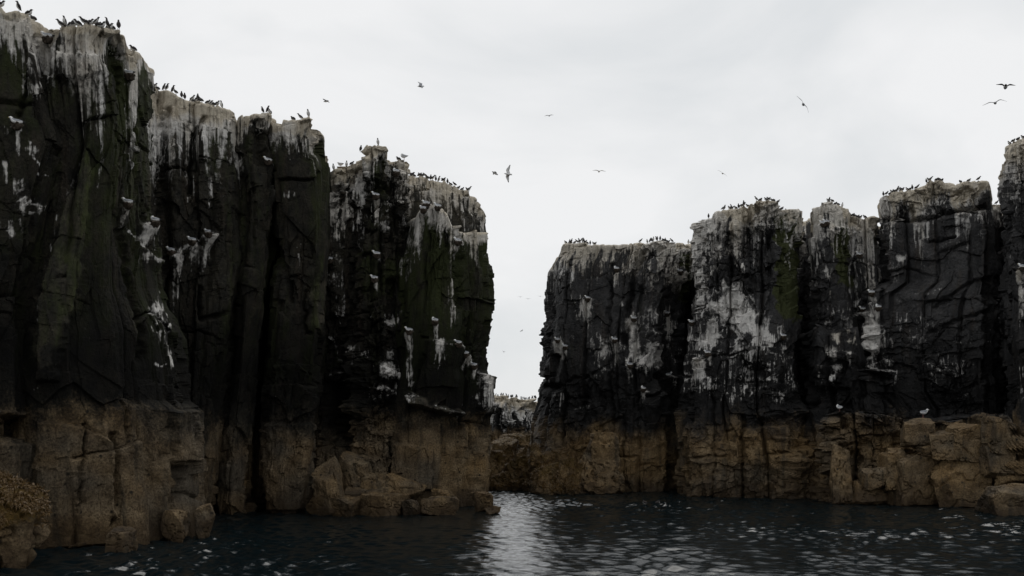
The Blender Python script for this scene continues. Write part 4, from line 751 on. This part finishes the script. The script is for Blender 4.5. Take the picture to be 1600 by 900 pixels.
def foot_mesh(name, h, mat):
    V, Fc = [], []
    for (x, z, r) in ((0, h, .008), (.004, .012, .007), (.006, 0, .010)):
        for k in range(5): V.append((x + r * math.cos(k * 1.2566), r * math.sin(k * 1.2566), z))
    for i in range(2):
        for k in range(5): Fc.append((i * 5 + k, i * 5 + (k + 1) % 5, i * 5 + 5 + (k + 1) % 5, i * 5 + 5 + k))
    b0 = len(V)        # webbed foot
    V += [(-.012, 0, .008), (.055, .026, .002), (.065, 0, .004), (.055, -.026, .002), (-.012, 0, 0), (.055, .026, -.003), (.065, 0, -.002), (.055, -.026, -.003)]
    Fc += [(b0, b0 + 1, b0 + 2), (b0, b0 + 2, b0 + 3), (b0 + 4, b0 + 6, b0 + 5), (b0 + 4, b0 + 7, b0 + 6), (b0 + 1, b0 + 5, b0 + 6, b0 + 2), (b0 + 2, b0 + 6, b0 + 7, b0 + 3), (b0, b0 + 4, b0 + 5, b0 + 1), (b0 + 3, b0 + 7, b0 + 4, b0)]
    return mesh(name, V, Fc, [mat], True)
def body_mesh(name, sp, mats, paint):
    sp = dense(sp); V, Fc = loft(sp, 12); VA = np.array(V); seg = 12; mi = []
    for f in Fc:
        c = VA[list(f)].mean(0); i = min(int(f[0] // seg), len(sp) - 1); t = i / (len(sp) - 1)
        up = (c[0] - sp[i, 0]) * 0; ctr = sp[i]; tgx = sp[min(i + 1, len(sp) - 1), :2] - sp[max(i - 1, 0), :2]; tgx = tgx / (np.linalg.norm(tgx) + 1e-9)
        back = (c[0] - ctr[0]) * -tgx[1] + (c[2] - ctr[1]) * tgx[0]          # >0 on the back, <0 on the belly
        mi.append(paint(t, back / (ctr[3] + 1e-6), c))
    return mesh(name, V, Fc, mats, True, mi)
AUK = [M['auk_dark'], M['auk_white']]
def auk_paint(t, bk, c): return 1 if (.12 < t < .60 and bk < -.45) else 0
AUK_SP = {
    'up': [(-.115, .035, .006, .006), (-.09, .075, .030, .022), (-.05, .13, .060, .055), (-.01, .20, .074, .072), (.012, .265, .066, .064), (.022, .315, .040, .042), (.026, .35, .032, .034), (.040, .382, .033, .033), (.068, .388, .020, .019), (.115, .384, .004, .005)],
    'look': [(-.115, .035, .006, .006), (-.09, .075, .030, .022), (-.05, .13, .060, .055), (-.01, .20, .074, .072), (.010, .275, .062, .060), (.016, .335, .036, .038), (.018, .385, .030, .031), (.034, .42, .032, .030), (.060, .438, .018, .017), (.105, .462, .004, .005)],
    'lean': [(-.17, .075, .006, .006), (-.13, .10, .030, .022), (-.07, .135, .060, .052), (.0, .175, .075, .070), (.06, .22, .066, .062), (.10, .265, .040, .042), (.118, .30, .032, .034), (.14, .328, .033, .032), (.17, .332, .020, .018), (.215, .326, .004, .005)],
    'low': [(-.15, .035, .006, .006), (-.125, .055, .040, .030), (-.07, .085, .072, .066), (.0, .105, .088, .088), (.055, .125, .078, .080), (.085, .165, .050, .054), (.095, .20, .038, .040), (.112, .222, .036, .034), (.14, .224, .021, .019), (.185, .216, .004, .005)]}
AUK_ME = {k: body_mesh('guillemot_' + k, v, AUK, auk_paint) for k, v in AUK_SP.items()}
AUK_FOOT = foot_mesh('foot', .07, M['leg_dark'])
GUL = [M['gull_white'], M['gull_grey'], M['gull_black'], M['bill_yellow']]
def gull_paint(t, bk, c):
    if t > .93: return 3
    if t < .16: return 2
    return 1 if (t < .62 and bk > .15) else 0
GULL_SP = {
    'sit': [(-.235, .105, .006, .005), (-.19, .105, .022, .014), (-.12, .105, .058, .046), (-.02, .095, .082, .074), (.07, .105, .074, .072), (.125, .145, .046, .052), (.15, .185, .040, .042), (.178, .205, .040, .036), (.205, .203, .022, .020), (.245, .196, .004, .005)],
    'tuck': [(-.235, .115, .006, .005), (-.19, .11, .022, .014), (-.12, .108, .058, .046), (-.02, .10, .086, .078), (.06, .115, .078, .078), (.095, .155, .052, .056), (.10, .19, .042, .042), (.085, .215, .036, .030), (.05, .21, .020, .016), (.02, .20, .004, .005)]}
GULL_ME = {k: body_mesh('gull_' + k, v, GUL, gull_paint) for k, v in GULL_SP.items()}
GULL_LEG = foot_mesh('leg', .15, M['leg_pink'])

def nest_mesh(seed):
    rg = np.random.default_rng(seed); V = []; Fc = []; seg = 20
    prof = [(.02, -.17), (.10, -.15), (.155, -.08), (.185, 0), (.19, .045), (.16, .06), (.12, .03), (.0, .005)]
    for i, (r, z) in enumerate(prof):
        for k in range(seg):
            a = 2 * math.pi * k / seg; j = 1 + .16 * rg.normal() * (0 < i < 6)
            V.append((r * j * math.cos(a), r * j * math.sin(a), z + .018 * rg.normal() * (i < 6)))
    for i in range(len(prof) - 1):
        for k in range(seg): Fc.append((i * seg + k, i * seg + (k + 1) % seg, (i + 1) * seg + (k + 1) % seg, (i + 1) * seg + k))
    for q in range(46):     # straws and weed hanging over the rim
        a = rg.uniform(0, 6.28); r = rg.uniform(.13, .20); z = rg.uniform(-.06, .06); l_ = rg.uniform(.06, .17); d = rg.normal(0, 1, 3); d[2] = -abs(d[2]) * 1.2; d /= np.linalg.norm(d)
        p = np.array([r * math.cos(a), r * math.sin(a), z]); e_ = p + d * l_; w_ = np.cross(d, [.3, .2, 1]); w_ = w_ / np.linalg.norm(w_) * .007; u_ = np.cross(d, w_)
        b0 = len(V); V += [tuple(p + w_), tuple(p - w_), tuple(p + u_), tuple(e_)]
        Fc += [(b0, b0 + 1, b0 + 3), (b0 + 1, b0 + 2, b0 + 3), (b0 + 2, b0, b0 + 3), (b0, b0 + 2, b0 + 1)]
    return mesh('nest', V, Fc, [M['nest']], False)
NEST_ME = [nest_mesh(k) for k in range(4)]

PERCH = {'left_a': 'the leftmost pillar', 'left_b': 'the tallest left pillar', 'left_c': 'the second left pillar', 'left_d': 'the narrow third left pillar', 'left_e': 'the fourth left pillar', 'left_f': 'the low white column beside pinnacle',
    'left_g': 'the ragged left pinnacle', 'left_h': 'the green-stained left buttress', 'left_i': 'the rounded pillar nearest the gap', 'right_a': 'the flat block beside the gap', 'right_b': 'the second right block', 'right_c': 'the narrow third right block',
    'right_d': 'the low column beside big block', 'right_e': 'the big right block', 'right_f': 'the rightmost pillar'}
rb_ = random.Random(11)
def add_auk(pl, x, pose, face, i, n):
    p = stand_on(pl, x); yaw = {'l': math.pi, 'r': 0.0, 'f': -math.pi / 2, 'b': math.pi / 2}[face] + rb_.uniform(-.45, .45)
    o = link('guillemot', AUK_ME[pose], None, (p[0], p[1] + .05, p[2] - .015)); o.rotation_euler = (0, 0, yaw); s_ = rb_.uniform(.84, .98) * (.88 if pl[0] == 'r' else 1); o.scale = (s_, s_, s_)
    if pose != 'low':
        for sg in (-1, 1):
            f = link('foot', AUK_FOOT, o, ((-.03 if pose != 'lean' else -.01), sg * .03, .0))
            if pose == 'lean': f.scale = (1, 1, 1.4)
    word = {'up': 'upright', 'look': 'stretching', 'lean': 'leaning', 'low': 'squatting'}[pose]
    dirw = {'l': 'facing left', 'r': 'facing right', 'f': 'breast forward', 'b': 'back turned'}[face]
    tag(o, f'{word} guillemot {dirw}, {ordinal(i)} from left on {PERCH[pl]}', 'bird', 'guillemots standing on the cliff tops')
AUKS = {
 'left_a': [(2, 'low', 'r'), (30, 'up', 'l'), (44, 'low', 'r'), (54, 'low', 'l')],
 'left_b': [(93, 'lean', 'l'), (101, 'up', 'f'), (114, 'low', 'r'), (120, 'low', 'l'), (128, 'lean', 'l'), (141, 'low', 'r'), (150, 'lean', 'r'), (160, 'low', 'r'), (168, 'look', 'l'), (177, 'low', 'l'), (186, 'up', 'b'), (210, 'low', 'l')],
 'left_c': [(242, 'low', 'r'), (254, 'up', 'r'), (262, 'up', 'r'), (271, 'up', 'r'), (277, 'lean', 'l'), (285, 'up', 'b'), (290, 'up', 'b'), (301, 'lean', 'r'), (303, 'low', 'l'), (310, 'up', 'b'), (317, 'lean', 'l'), (323, 'low', 'r'), (334, 'low', 'l'), (340, 'low', 'r'), (348, 'up', 'f')],
 'left_d': [(409, 'up', 'l'), (419, 'up', 'r'), (424, 'low', 'f')],
 'left_e': [(459, 'low', 'l'), (468, 'lean', 'l'), (480, 'up', 'f')],
 'left_f': [(519, 'up', 'f'), (541, 'up', 'f'), (548, 'low', 'r')],
 'left_g': [(562, 'up', 'b'), (592, 'up', 'f'), (621, 'low', 'l')],
 'left_i': [(637, 'low', 'r'), (641, 'low', 'l'), (646, 'low', 'r'), (649, 'low', 'l'), (653, 'low', 'r'), (657, 'low', 'l'), (666, 'lean', 'l'), (673, 'up', 'b'), (678, 'lean', 'r'), (683, 'look', 'b'), (688, 'up', 'r'), (692, 'low', 'l'), (700, 'up', 'b'), (713, 'lean', 'l'), (723, 'low', 'r'), (730, 'low', 'l'), (734, 'lean', 'r')],
 'right_a': [(883, 'low', 'l'), (888, 'low', 'r'), (893, 'low', 'l'), (897, 'low', 'r'), (901, 'lean', 'l'), (905, 'lean', 'r'), (909, 'up', 'f'), (913, 'lean', 'l'), (917, 'low', 'r'), (920, 'low', 'l'), (923, 'up', 'b'), (931, 'low', 'r'),
   (1003, 'lean', 'r'), (1010, 'lean', 'f'), (1017, 'up', 'b'), (1021, 'up', 'f'), (1027, 'up', 'b'), (1031, 'up', 'b'), (1036, 'low', 'r'), (1039, 'low', 'l'), (1042, 'up', 'b'), (1047, 'low', 'r'), (1052, 'lean', 'l'), (1075, 'lean', 'f')],
 'right_b': [(1105, 'up', 'b'), (1128, 'lean', 'r'), (1134, 'up', 'r'), (1141, 'low', 'l'), (1146, 'low', 'r'), (1150, 'low', 'l'), (1154, 'lean', 'r'), (1158, 'low', 'r'), (1164, 'up', 'b'), (1167, 'low', 'l'), (1181, 'lean', 'l'), (1190, 'low', 'r'), (1195, 'low', 'l'), (1203, 'low', 'r'), (1209, 'low', 'l'), (1216, 'low', 'r'), (1228, 'low', 'l')],
 'right_c': [(1293, 'low', 'l'), (1300, 'low', 'l'), (1307, 'low', 'r'), (1312, 'low', 'l'), (1319, 'up', 'f')],
 'right_d': [(1335, 'low', 'r'), (1339, 'low', 'l'), (1343, 'low', 'r'), (1351, 'low', 'l')],
 'right_e': [(1379, 'up', 'b'), (1385, 'lean', 'r'), (1393, 'low', 'l'), (1399, 'low', 'r'), (1405, 'low', 'l'), (1412, 'low', 'r'), (1417, 'low', 'l'), (1421, 'low', 'r'), (1426, 'up', 'b'), (1433, 'lean', 'r'), (1446, 'up', 'b'), (1456, 'lean', 'r'), (1468, 'low', 'b'), (1473, 'low', 'r'), (1500, 'low', 'b'), (1512, 'low', 'r'), (1528, 'lean', 'r'), (1557, 'lean', 'r')],
 'right_f': [(1577, 'low', 'l'), (1590, 'low', 'r'), (1598, 'low', 'l')]}
for pl, lst in {'left_b': [(107, 'low', 'r'), (134, 'low', 'l'), (155, 'low', 'b'), (172, 'low', 'r')], 'left_c': [(248, 'low', 'l'), (306, 'low', 'r'), (313, 'low', 'l'), (330, 'low', 'r')], 'left_i': [(644, 'low', 'b'), (661, 'low', 'r'), (670, 'low', 'l'), (695, 'low', 'r'), (706, 'low', 'l'), (718, 'low', 'r')], 'right_a': [(890, 'up', 'b'), (895, 'up', 'r'), (903, 'up', 'l'), (911, 'up', 'b'), (926, 'low', 'l'), (1014, 'up', 'r'), (1024, 'up', 'l'), (1034, 'up', 'b'), (1045, 'low', 'l')], 'right_b': [(1144, 'up', 'l'), (1152, 'up', 'b'), (1161, 'low', 'r'), (1186, 'low', 'r'), (1199, 'low', 'l'), (1212, 'low', 'b'), (1222, 'low', 'r')], 'right_c': [(1297, 'up', 'r'), (1303, 'low', 'l')], 'right_d': [(1337, 'low', 'b'), (1347, 'low', 'r')], 'right_e': [(1389, 'low', 'r'), (1396, 'low', 'b'), (1402, 'up', 'r'), (1408, 'low', 'l'), (1430, 'low', 'r'), (1450, 'low', 'l'), (1462, 'low', 'r')], 'right_f': [(1584, 'low', 'r')]}.items(): AUKS[pl] += lst
for pl, lst in AUKS.items():
    lst = sorted(lst)
    for i, (x, pose, face) in enumerate(lst): add_auk(pl, x, pose, face, i, len(lst))

# kittiwakes on their nests
by_p = {}
for n_ in NESTS: by_p.setdefault(n_[0], []).append(n_)
for pl, lst in by_p.items():
    lst = sorted(lst, key=lambda q: q[1]); many = len(lst) > 1
    for i, (_, x, y, face, kind) in enumerate(lst):
        p = on_face(pl, x, y + 4); wh = f'{ordinal(i)} from left on {PERCH[pl]}' if many else f'on {PERCH[pl]}'
        ctr = np.array([p[0], p[1] - .08, p[2] + .07])
        big = 1.14 if kind == 'nest' else 1.3
        if kind == 'nest':
            ns = link('nest', NEST_ME[i % 4], None, tuple(ctr)); ns.rotation_euler = (0, 0, i * 1.3)
            tag(ns, f'brown weed nest on rock, {wh}', 'nest', 'nests on the cliff faces')
        g_ = link('kittiwake', GULL_ME['tuck' if i % 4 == 3 else 'sit'], None, tuple(ctr + np.array([0, 0, .005 if kind == 'nest' else -.06])))
        g_.rotation_euler = (0, 0, (math.pi if face < 0 else 0) + rb_.uniform(-.5, .5)); g_.scale = (big,) * 3
        tag(g_, f'white-headed gull on nest, {wh}' if kind == 'nest' else f'white gull on bare ledge, {wh}', 'bird', 'gulls nesting on the cliff faces')
# gulls perched without a nest
for pl, x, sc, yaw, pose, lab in [('left_f', 532, 1.0, 2.6, 'sit', 'pale gull perched among guillemots left of the ragged pinnacle'), ('left_g', 633, 1.1, 3.0, 'tuck', 'pale gull at the right edge of the ragged left pinnacle'),
    ('right_h', 1313, 1.15, 2.7, 'tuck', 'small white gull on the ochre bench, the left of two'), ('right_h', 1441, 1.45, .15, 'sit', 'large white gull standing on the ochre bench facing right')]:
    p = stand_on(pl, x); o = link('gull', GULL_ME[pose], None, (p[0], p[1] + .03, p[2] + .10 * sc)); o.rotation_euler = (0, 0, yaw); o.scale = (sc,) * 3
    for sg in (-1, 1): link('leg', GULL_LEG, o, (-.02, sg * .03, -.105))
    tag(o, lab, 'bird', 'gulls perched on the rocks')

# birds on the wing
def flyer(name, span, body, mats, paint, inner, outer, sweep=.25, tipc=.03, dark_tip=True, wing_mat=1, droop=0.0):
    sp = dense(body); V, Fc = loft(sp, 10); seg = 10; VA = np.array(V); mi = []
    for f in Fc:
        i = min(f[0] // seg, len(sp) - 1); c = VA[list(f)].mean(0); bk = (c[2] - sp[i, 1]) / (sp[i, 3] + 1e-6); mi.append(paint(i / (len(sp) - 1), bk, c))
    half = span / 2; n = 14
    for sg, (ia, oa) in ((1, (inner[0], outer[0])), (-1, (inner[1], outer[1]))):
        rows = []; yy, zz, xx = .015, .02, 0.0
        for k in range(n + 1):
            t = k / n; an = R(ia) + (R(oa) - R(ia)) * float(sstep(.25, .6, np.array(t)))
            if k: yy += half / n * math.cos(an); zz += half / n * math.sin(an)
            xo = .09 * math.sin(min(t / .45, 1) * math.pi / 2) - sweep * max(0, t - .42) * span * .75
            ch = .20 * (1 - .18 * t) if t < .5 else .20 * (.91 - 1.45 * (t - .5)) ; ch = max(ch, tipc) * span / 1.0
            rows.append((xo, yy, zz, ch, .014 * (1 - .7 * t) * span, an))
        b0 = len(V)
        for (xo, y_, z_, ch, th, an) in rows:
            ny_, nz_ = -math.sin(an), math.cos(an)
            for (cx_, tz) in ((.35, 0), (.15, .9), (-.25, .5), (-.65, 0), (-.25, -.25), (.15, -.5)):
                V.append((xo + cx_ * ch, sg * (y_ + ny_ * tz * th), z_ + nz_ * tz * th))
        for k in range(n):
            for q in range(6):
                q2 = (q + 1) % 6; f = (b0 + k * 6 + q, b0 + k * 6 + q2, b0 + k * 6 + 6 + q2, b0 + k * 6 + 6 + q)
                Fc.append(f if sg > 0 else f[::-1]); up = q in (0, 1, 2)
                mi.append(2 if (dark_tip and k >= n - 2) else (wing_mat if up else (0 if wing_mat == 1 else wing_mat)))
        Fc.append(tuple(b0 + n * 6 + q for q in range(6)) if sg > 0 else tuple(b0 + n * 6 + q for q in range(6))[::-1]); mi.append(2 if dark_tip else wing_mat)
    return mesh(name, V, Fc, mats, True, mi)
GB = [(-.22, .0, .035, .006), (-.16, .0, .035, .012), (-.09, .0, .045, .035), (.0, .0, .058, .056), (.09, .005, .052, .052), (.14, .012, .036, .038), (.175, .016, .034, .034), (.20, .012, .020, .020), (.24, .004, .004, .005)]
AB = [(-.19, .0, .02, .006), (-.13, .0, .04, .022), (-.05, .0, .062, .055), (.04, .0, .066, .062), (.12, .0, .048, .046), (.17, .005, .032, .032), (.20, .006, .022, .02), (.25, .0, .004, .005)]
def gp(t, bk, c): return 3 if t > .94 else (1 if (.12 < t < .62 and bk > .2) else 0)
def ap(t, bk, c): return 1 if (.15 < t < .62 and bk < -.1) else 0
AUKM = [M['auk_dark'], M['auk_white'], M['auk_dark']]
FLY = [  # x, y, distance, kind, yaw, pitch, roll, inner angles, outer angles, label
 (657, 135, 66, 'g', 20, 5, 38, (28, 34), (-4, -10), 'banking gull with one wing raised high over the left pinnacle'),
 (510, 158, 72, 'a', 150, 0, 6, (18, 22), (-6, -12), 'small dark guillemot flying just right of the fourth left pillar'),
 (858, 181, 112, 'g', 80, 0, -4, (26, 22), (-16, -14), 'distant gull gliding above the gap between the cliffs'),
 (774, 271, 66, 'a', 200, 25, 8, (8, 24), (-40, -10), 'dark guillemot braking in flight beside a white gull'),
 (794, 272, 60, 'g', 170, 10, 62, (22, 30), (10, -14), 'white gull wheeling on its side beside a dark guillemot'),
 (936, 268, 78, 'g', 92, 0, 3, (26, 26), (-14, -18), 'gull gliding with bowed wings above the flat right block'),
 (1129, 271, 88, 'g', 70, 0, 34, (14, 10), (-8, -16), 'gull banking low over the second right block'),
 (1255, 163, 50, 'g', 70, 0, 58, (10, 16), (-16, -18), 'gull turning steeply with wings nearly upright in open sky'),
 (1571, 136, 42, 'a', 250, 10, -6, (20, 26), (-4, 4), 'dark guillemot flying at upper right, above a black-winged gull'),
 (1555, 161, 48, 'k', 62, 8, -8, (24, 26), (-14, -34), 'dark-winged gull flying at upper right below a guillemot'),
 (813, 464, 190, 'g', 85, 0, 3, (14, 18), (-10, -10), 'tiny far gull in the gap, left of three in a row'),
 (825, 467, 185, 'g', 88, 0, -3, (20, 14), (-10, -14), 'tiny far gull in the gap, middle of three in a row'),
 (844, 463, 190, 'g', 85, 0, 4, (14, 14), (-10, -10), 'tiny far gull in the gap, right of three in a row'),
 (815, 517, 190, 'g', 30, 0, -20, (20, 14), (-8, -8), 'tiny far gull alone halfway down the gap'),
 (787, 550, 200, 'g', 60, 0, 12, (40, 40), (20, 20), 'tiny far gull low in the gap above the islet')]
for (x, y, d, kd, yw, pt, rl, ia, oa, lab) in FLY:
    if kd == 'a': me = flyer('guillemot_flying', .68, AB, AUKM, ap, ia, oa, .22, .05, False, 0)
    elif kd == 'k': me = flyer('gull_flying', 1.05, GB, GUL, gp, ia, oa, .30, .03, True, 2)
    else: me = flyer('gull_flying', .98, GB, GUL, gp, ia, oa, .30, .03, True, 1)
    o = link('guillemot' if kd == 'a' else 'gull', me, None, (X_at(x, d), d, Z_at(y, d)))
    o.rotation_euler = (Matrix.Rotation(R(yw), 3, 'Z') @ Matrix.Rotation(R(-pt), 3, 'Y') @ Matrix.Rotation(R(rl), 3, 'X')).to_euler()
    tag(o, lab, 'bird', 'birds in flight')
# two birds afloat
for x, yw, lab in ((1008, 2.8, 'small bird floating on the water before the right cliff, left of two'), (1027, .2, 'small bird floating on the water before the right cliff, right of two')):
    d = D_water(788); o = link('gull', AUK_ME['low'], None, (X_at(x, d), d, -.01)); o.rotation_euler = (0, 0, yw); tag(o, lab, 'bird', 'birds afloat')
# the far colony on the islet: a mass nobody could count
V, bx, by = COLS['islet']; src = AUK_ME['up']; co = np.empty(len(src.vertices) * 3, np.float32); src.vertices.foreach_get('co', co); co = co.reshape(-1, 3)
fcs = [tuple(p.vertices) for p in src.polygons]; VV, FF, rg = [], [], np.random.default_rng(8)
co_i = 0
for k in range(75):
    x = rg.uniform(755, 850); s_ = stand_on('islet', x, 1.5); a = rg.uniform(0, 6.28); c_, n_ = math.cos(a), math.sin(a)
    P = co @ np.array([[c_, n_, 0], [-n_, c_, 0], [0, 0, 1]]) * rg.uniform(1.0, 1.5) + s_ + np.array([0, rg.uniform(0, 1.5), -.02]); VV.append(P); FF += [tuple(i + co_i for i in f) for f in fcs]; co_i += len(co)
tag(link('bird_colony', mesh('bird_colony', np.concatenate(VV), FF, [M['auk_dark']], True)), 'far crowd of seabirds along the top of the islet', 'birds', kind='stuff')
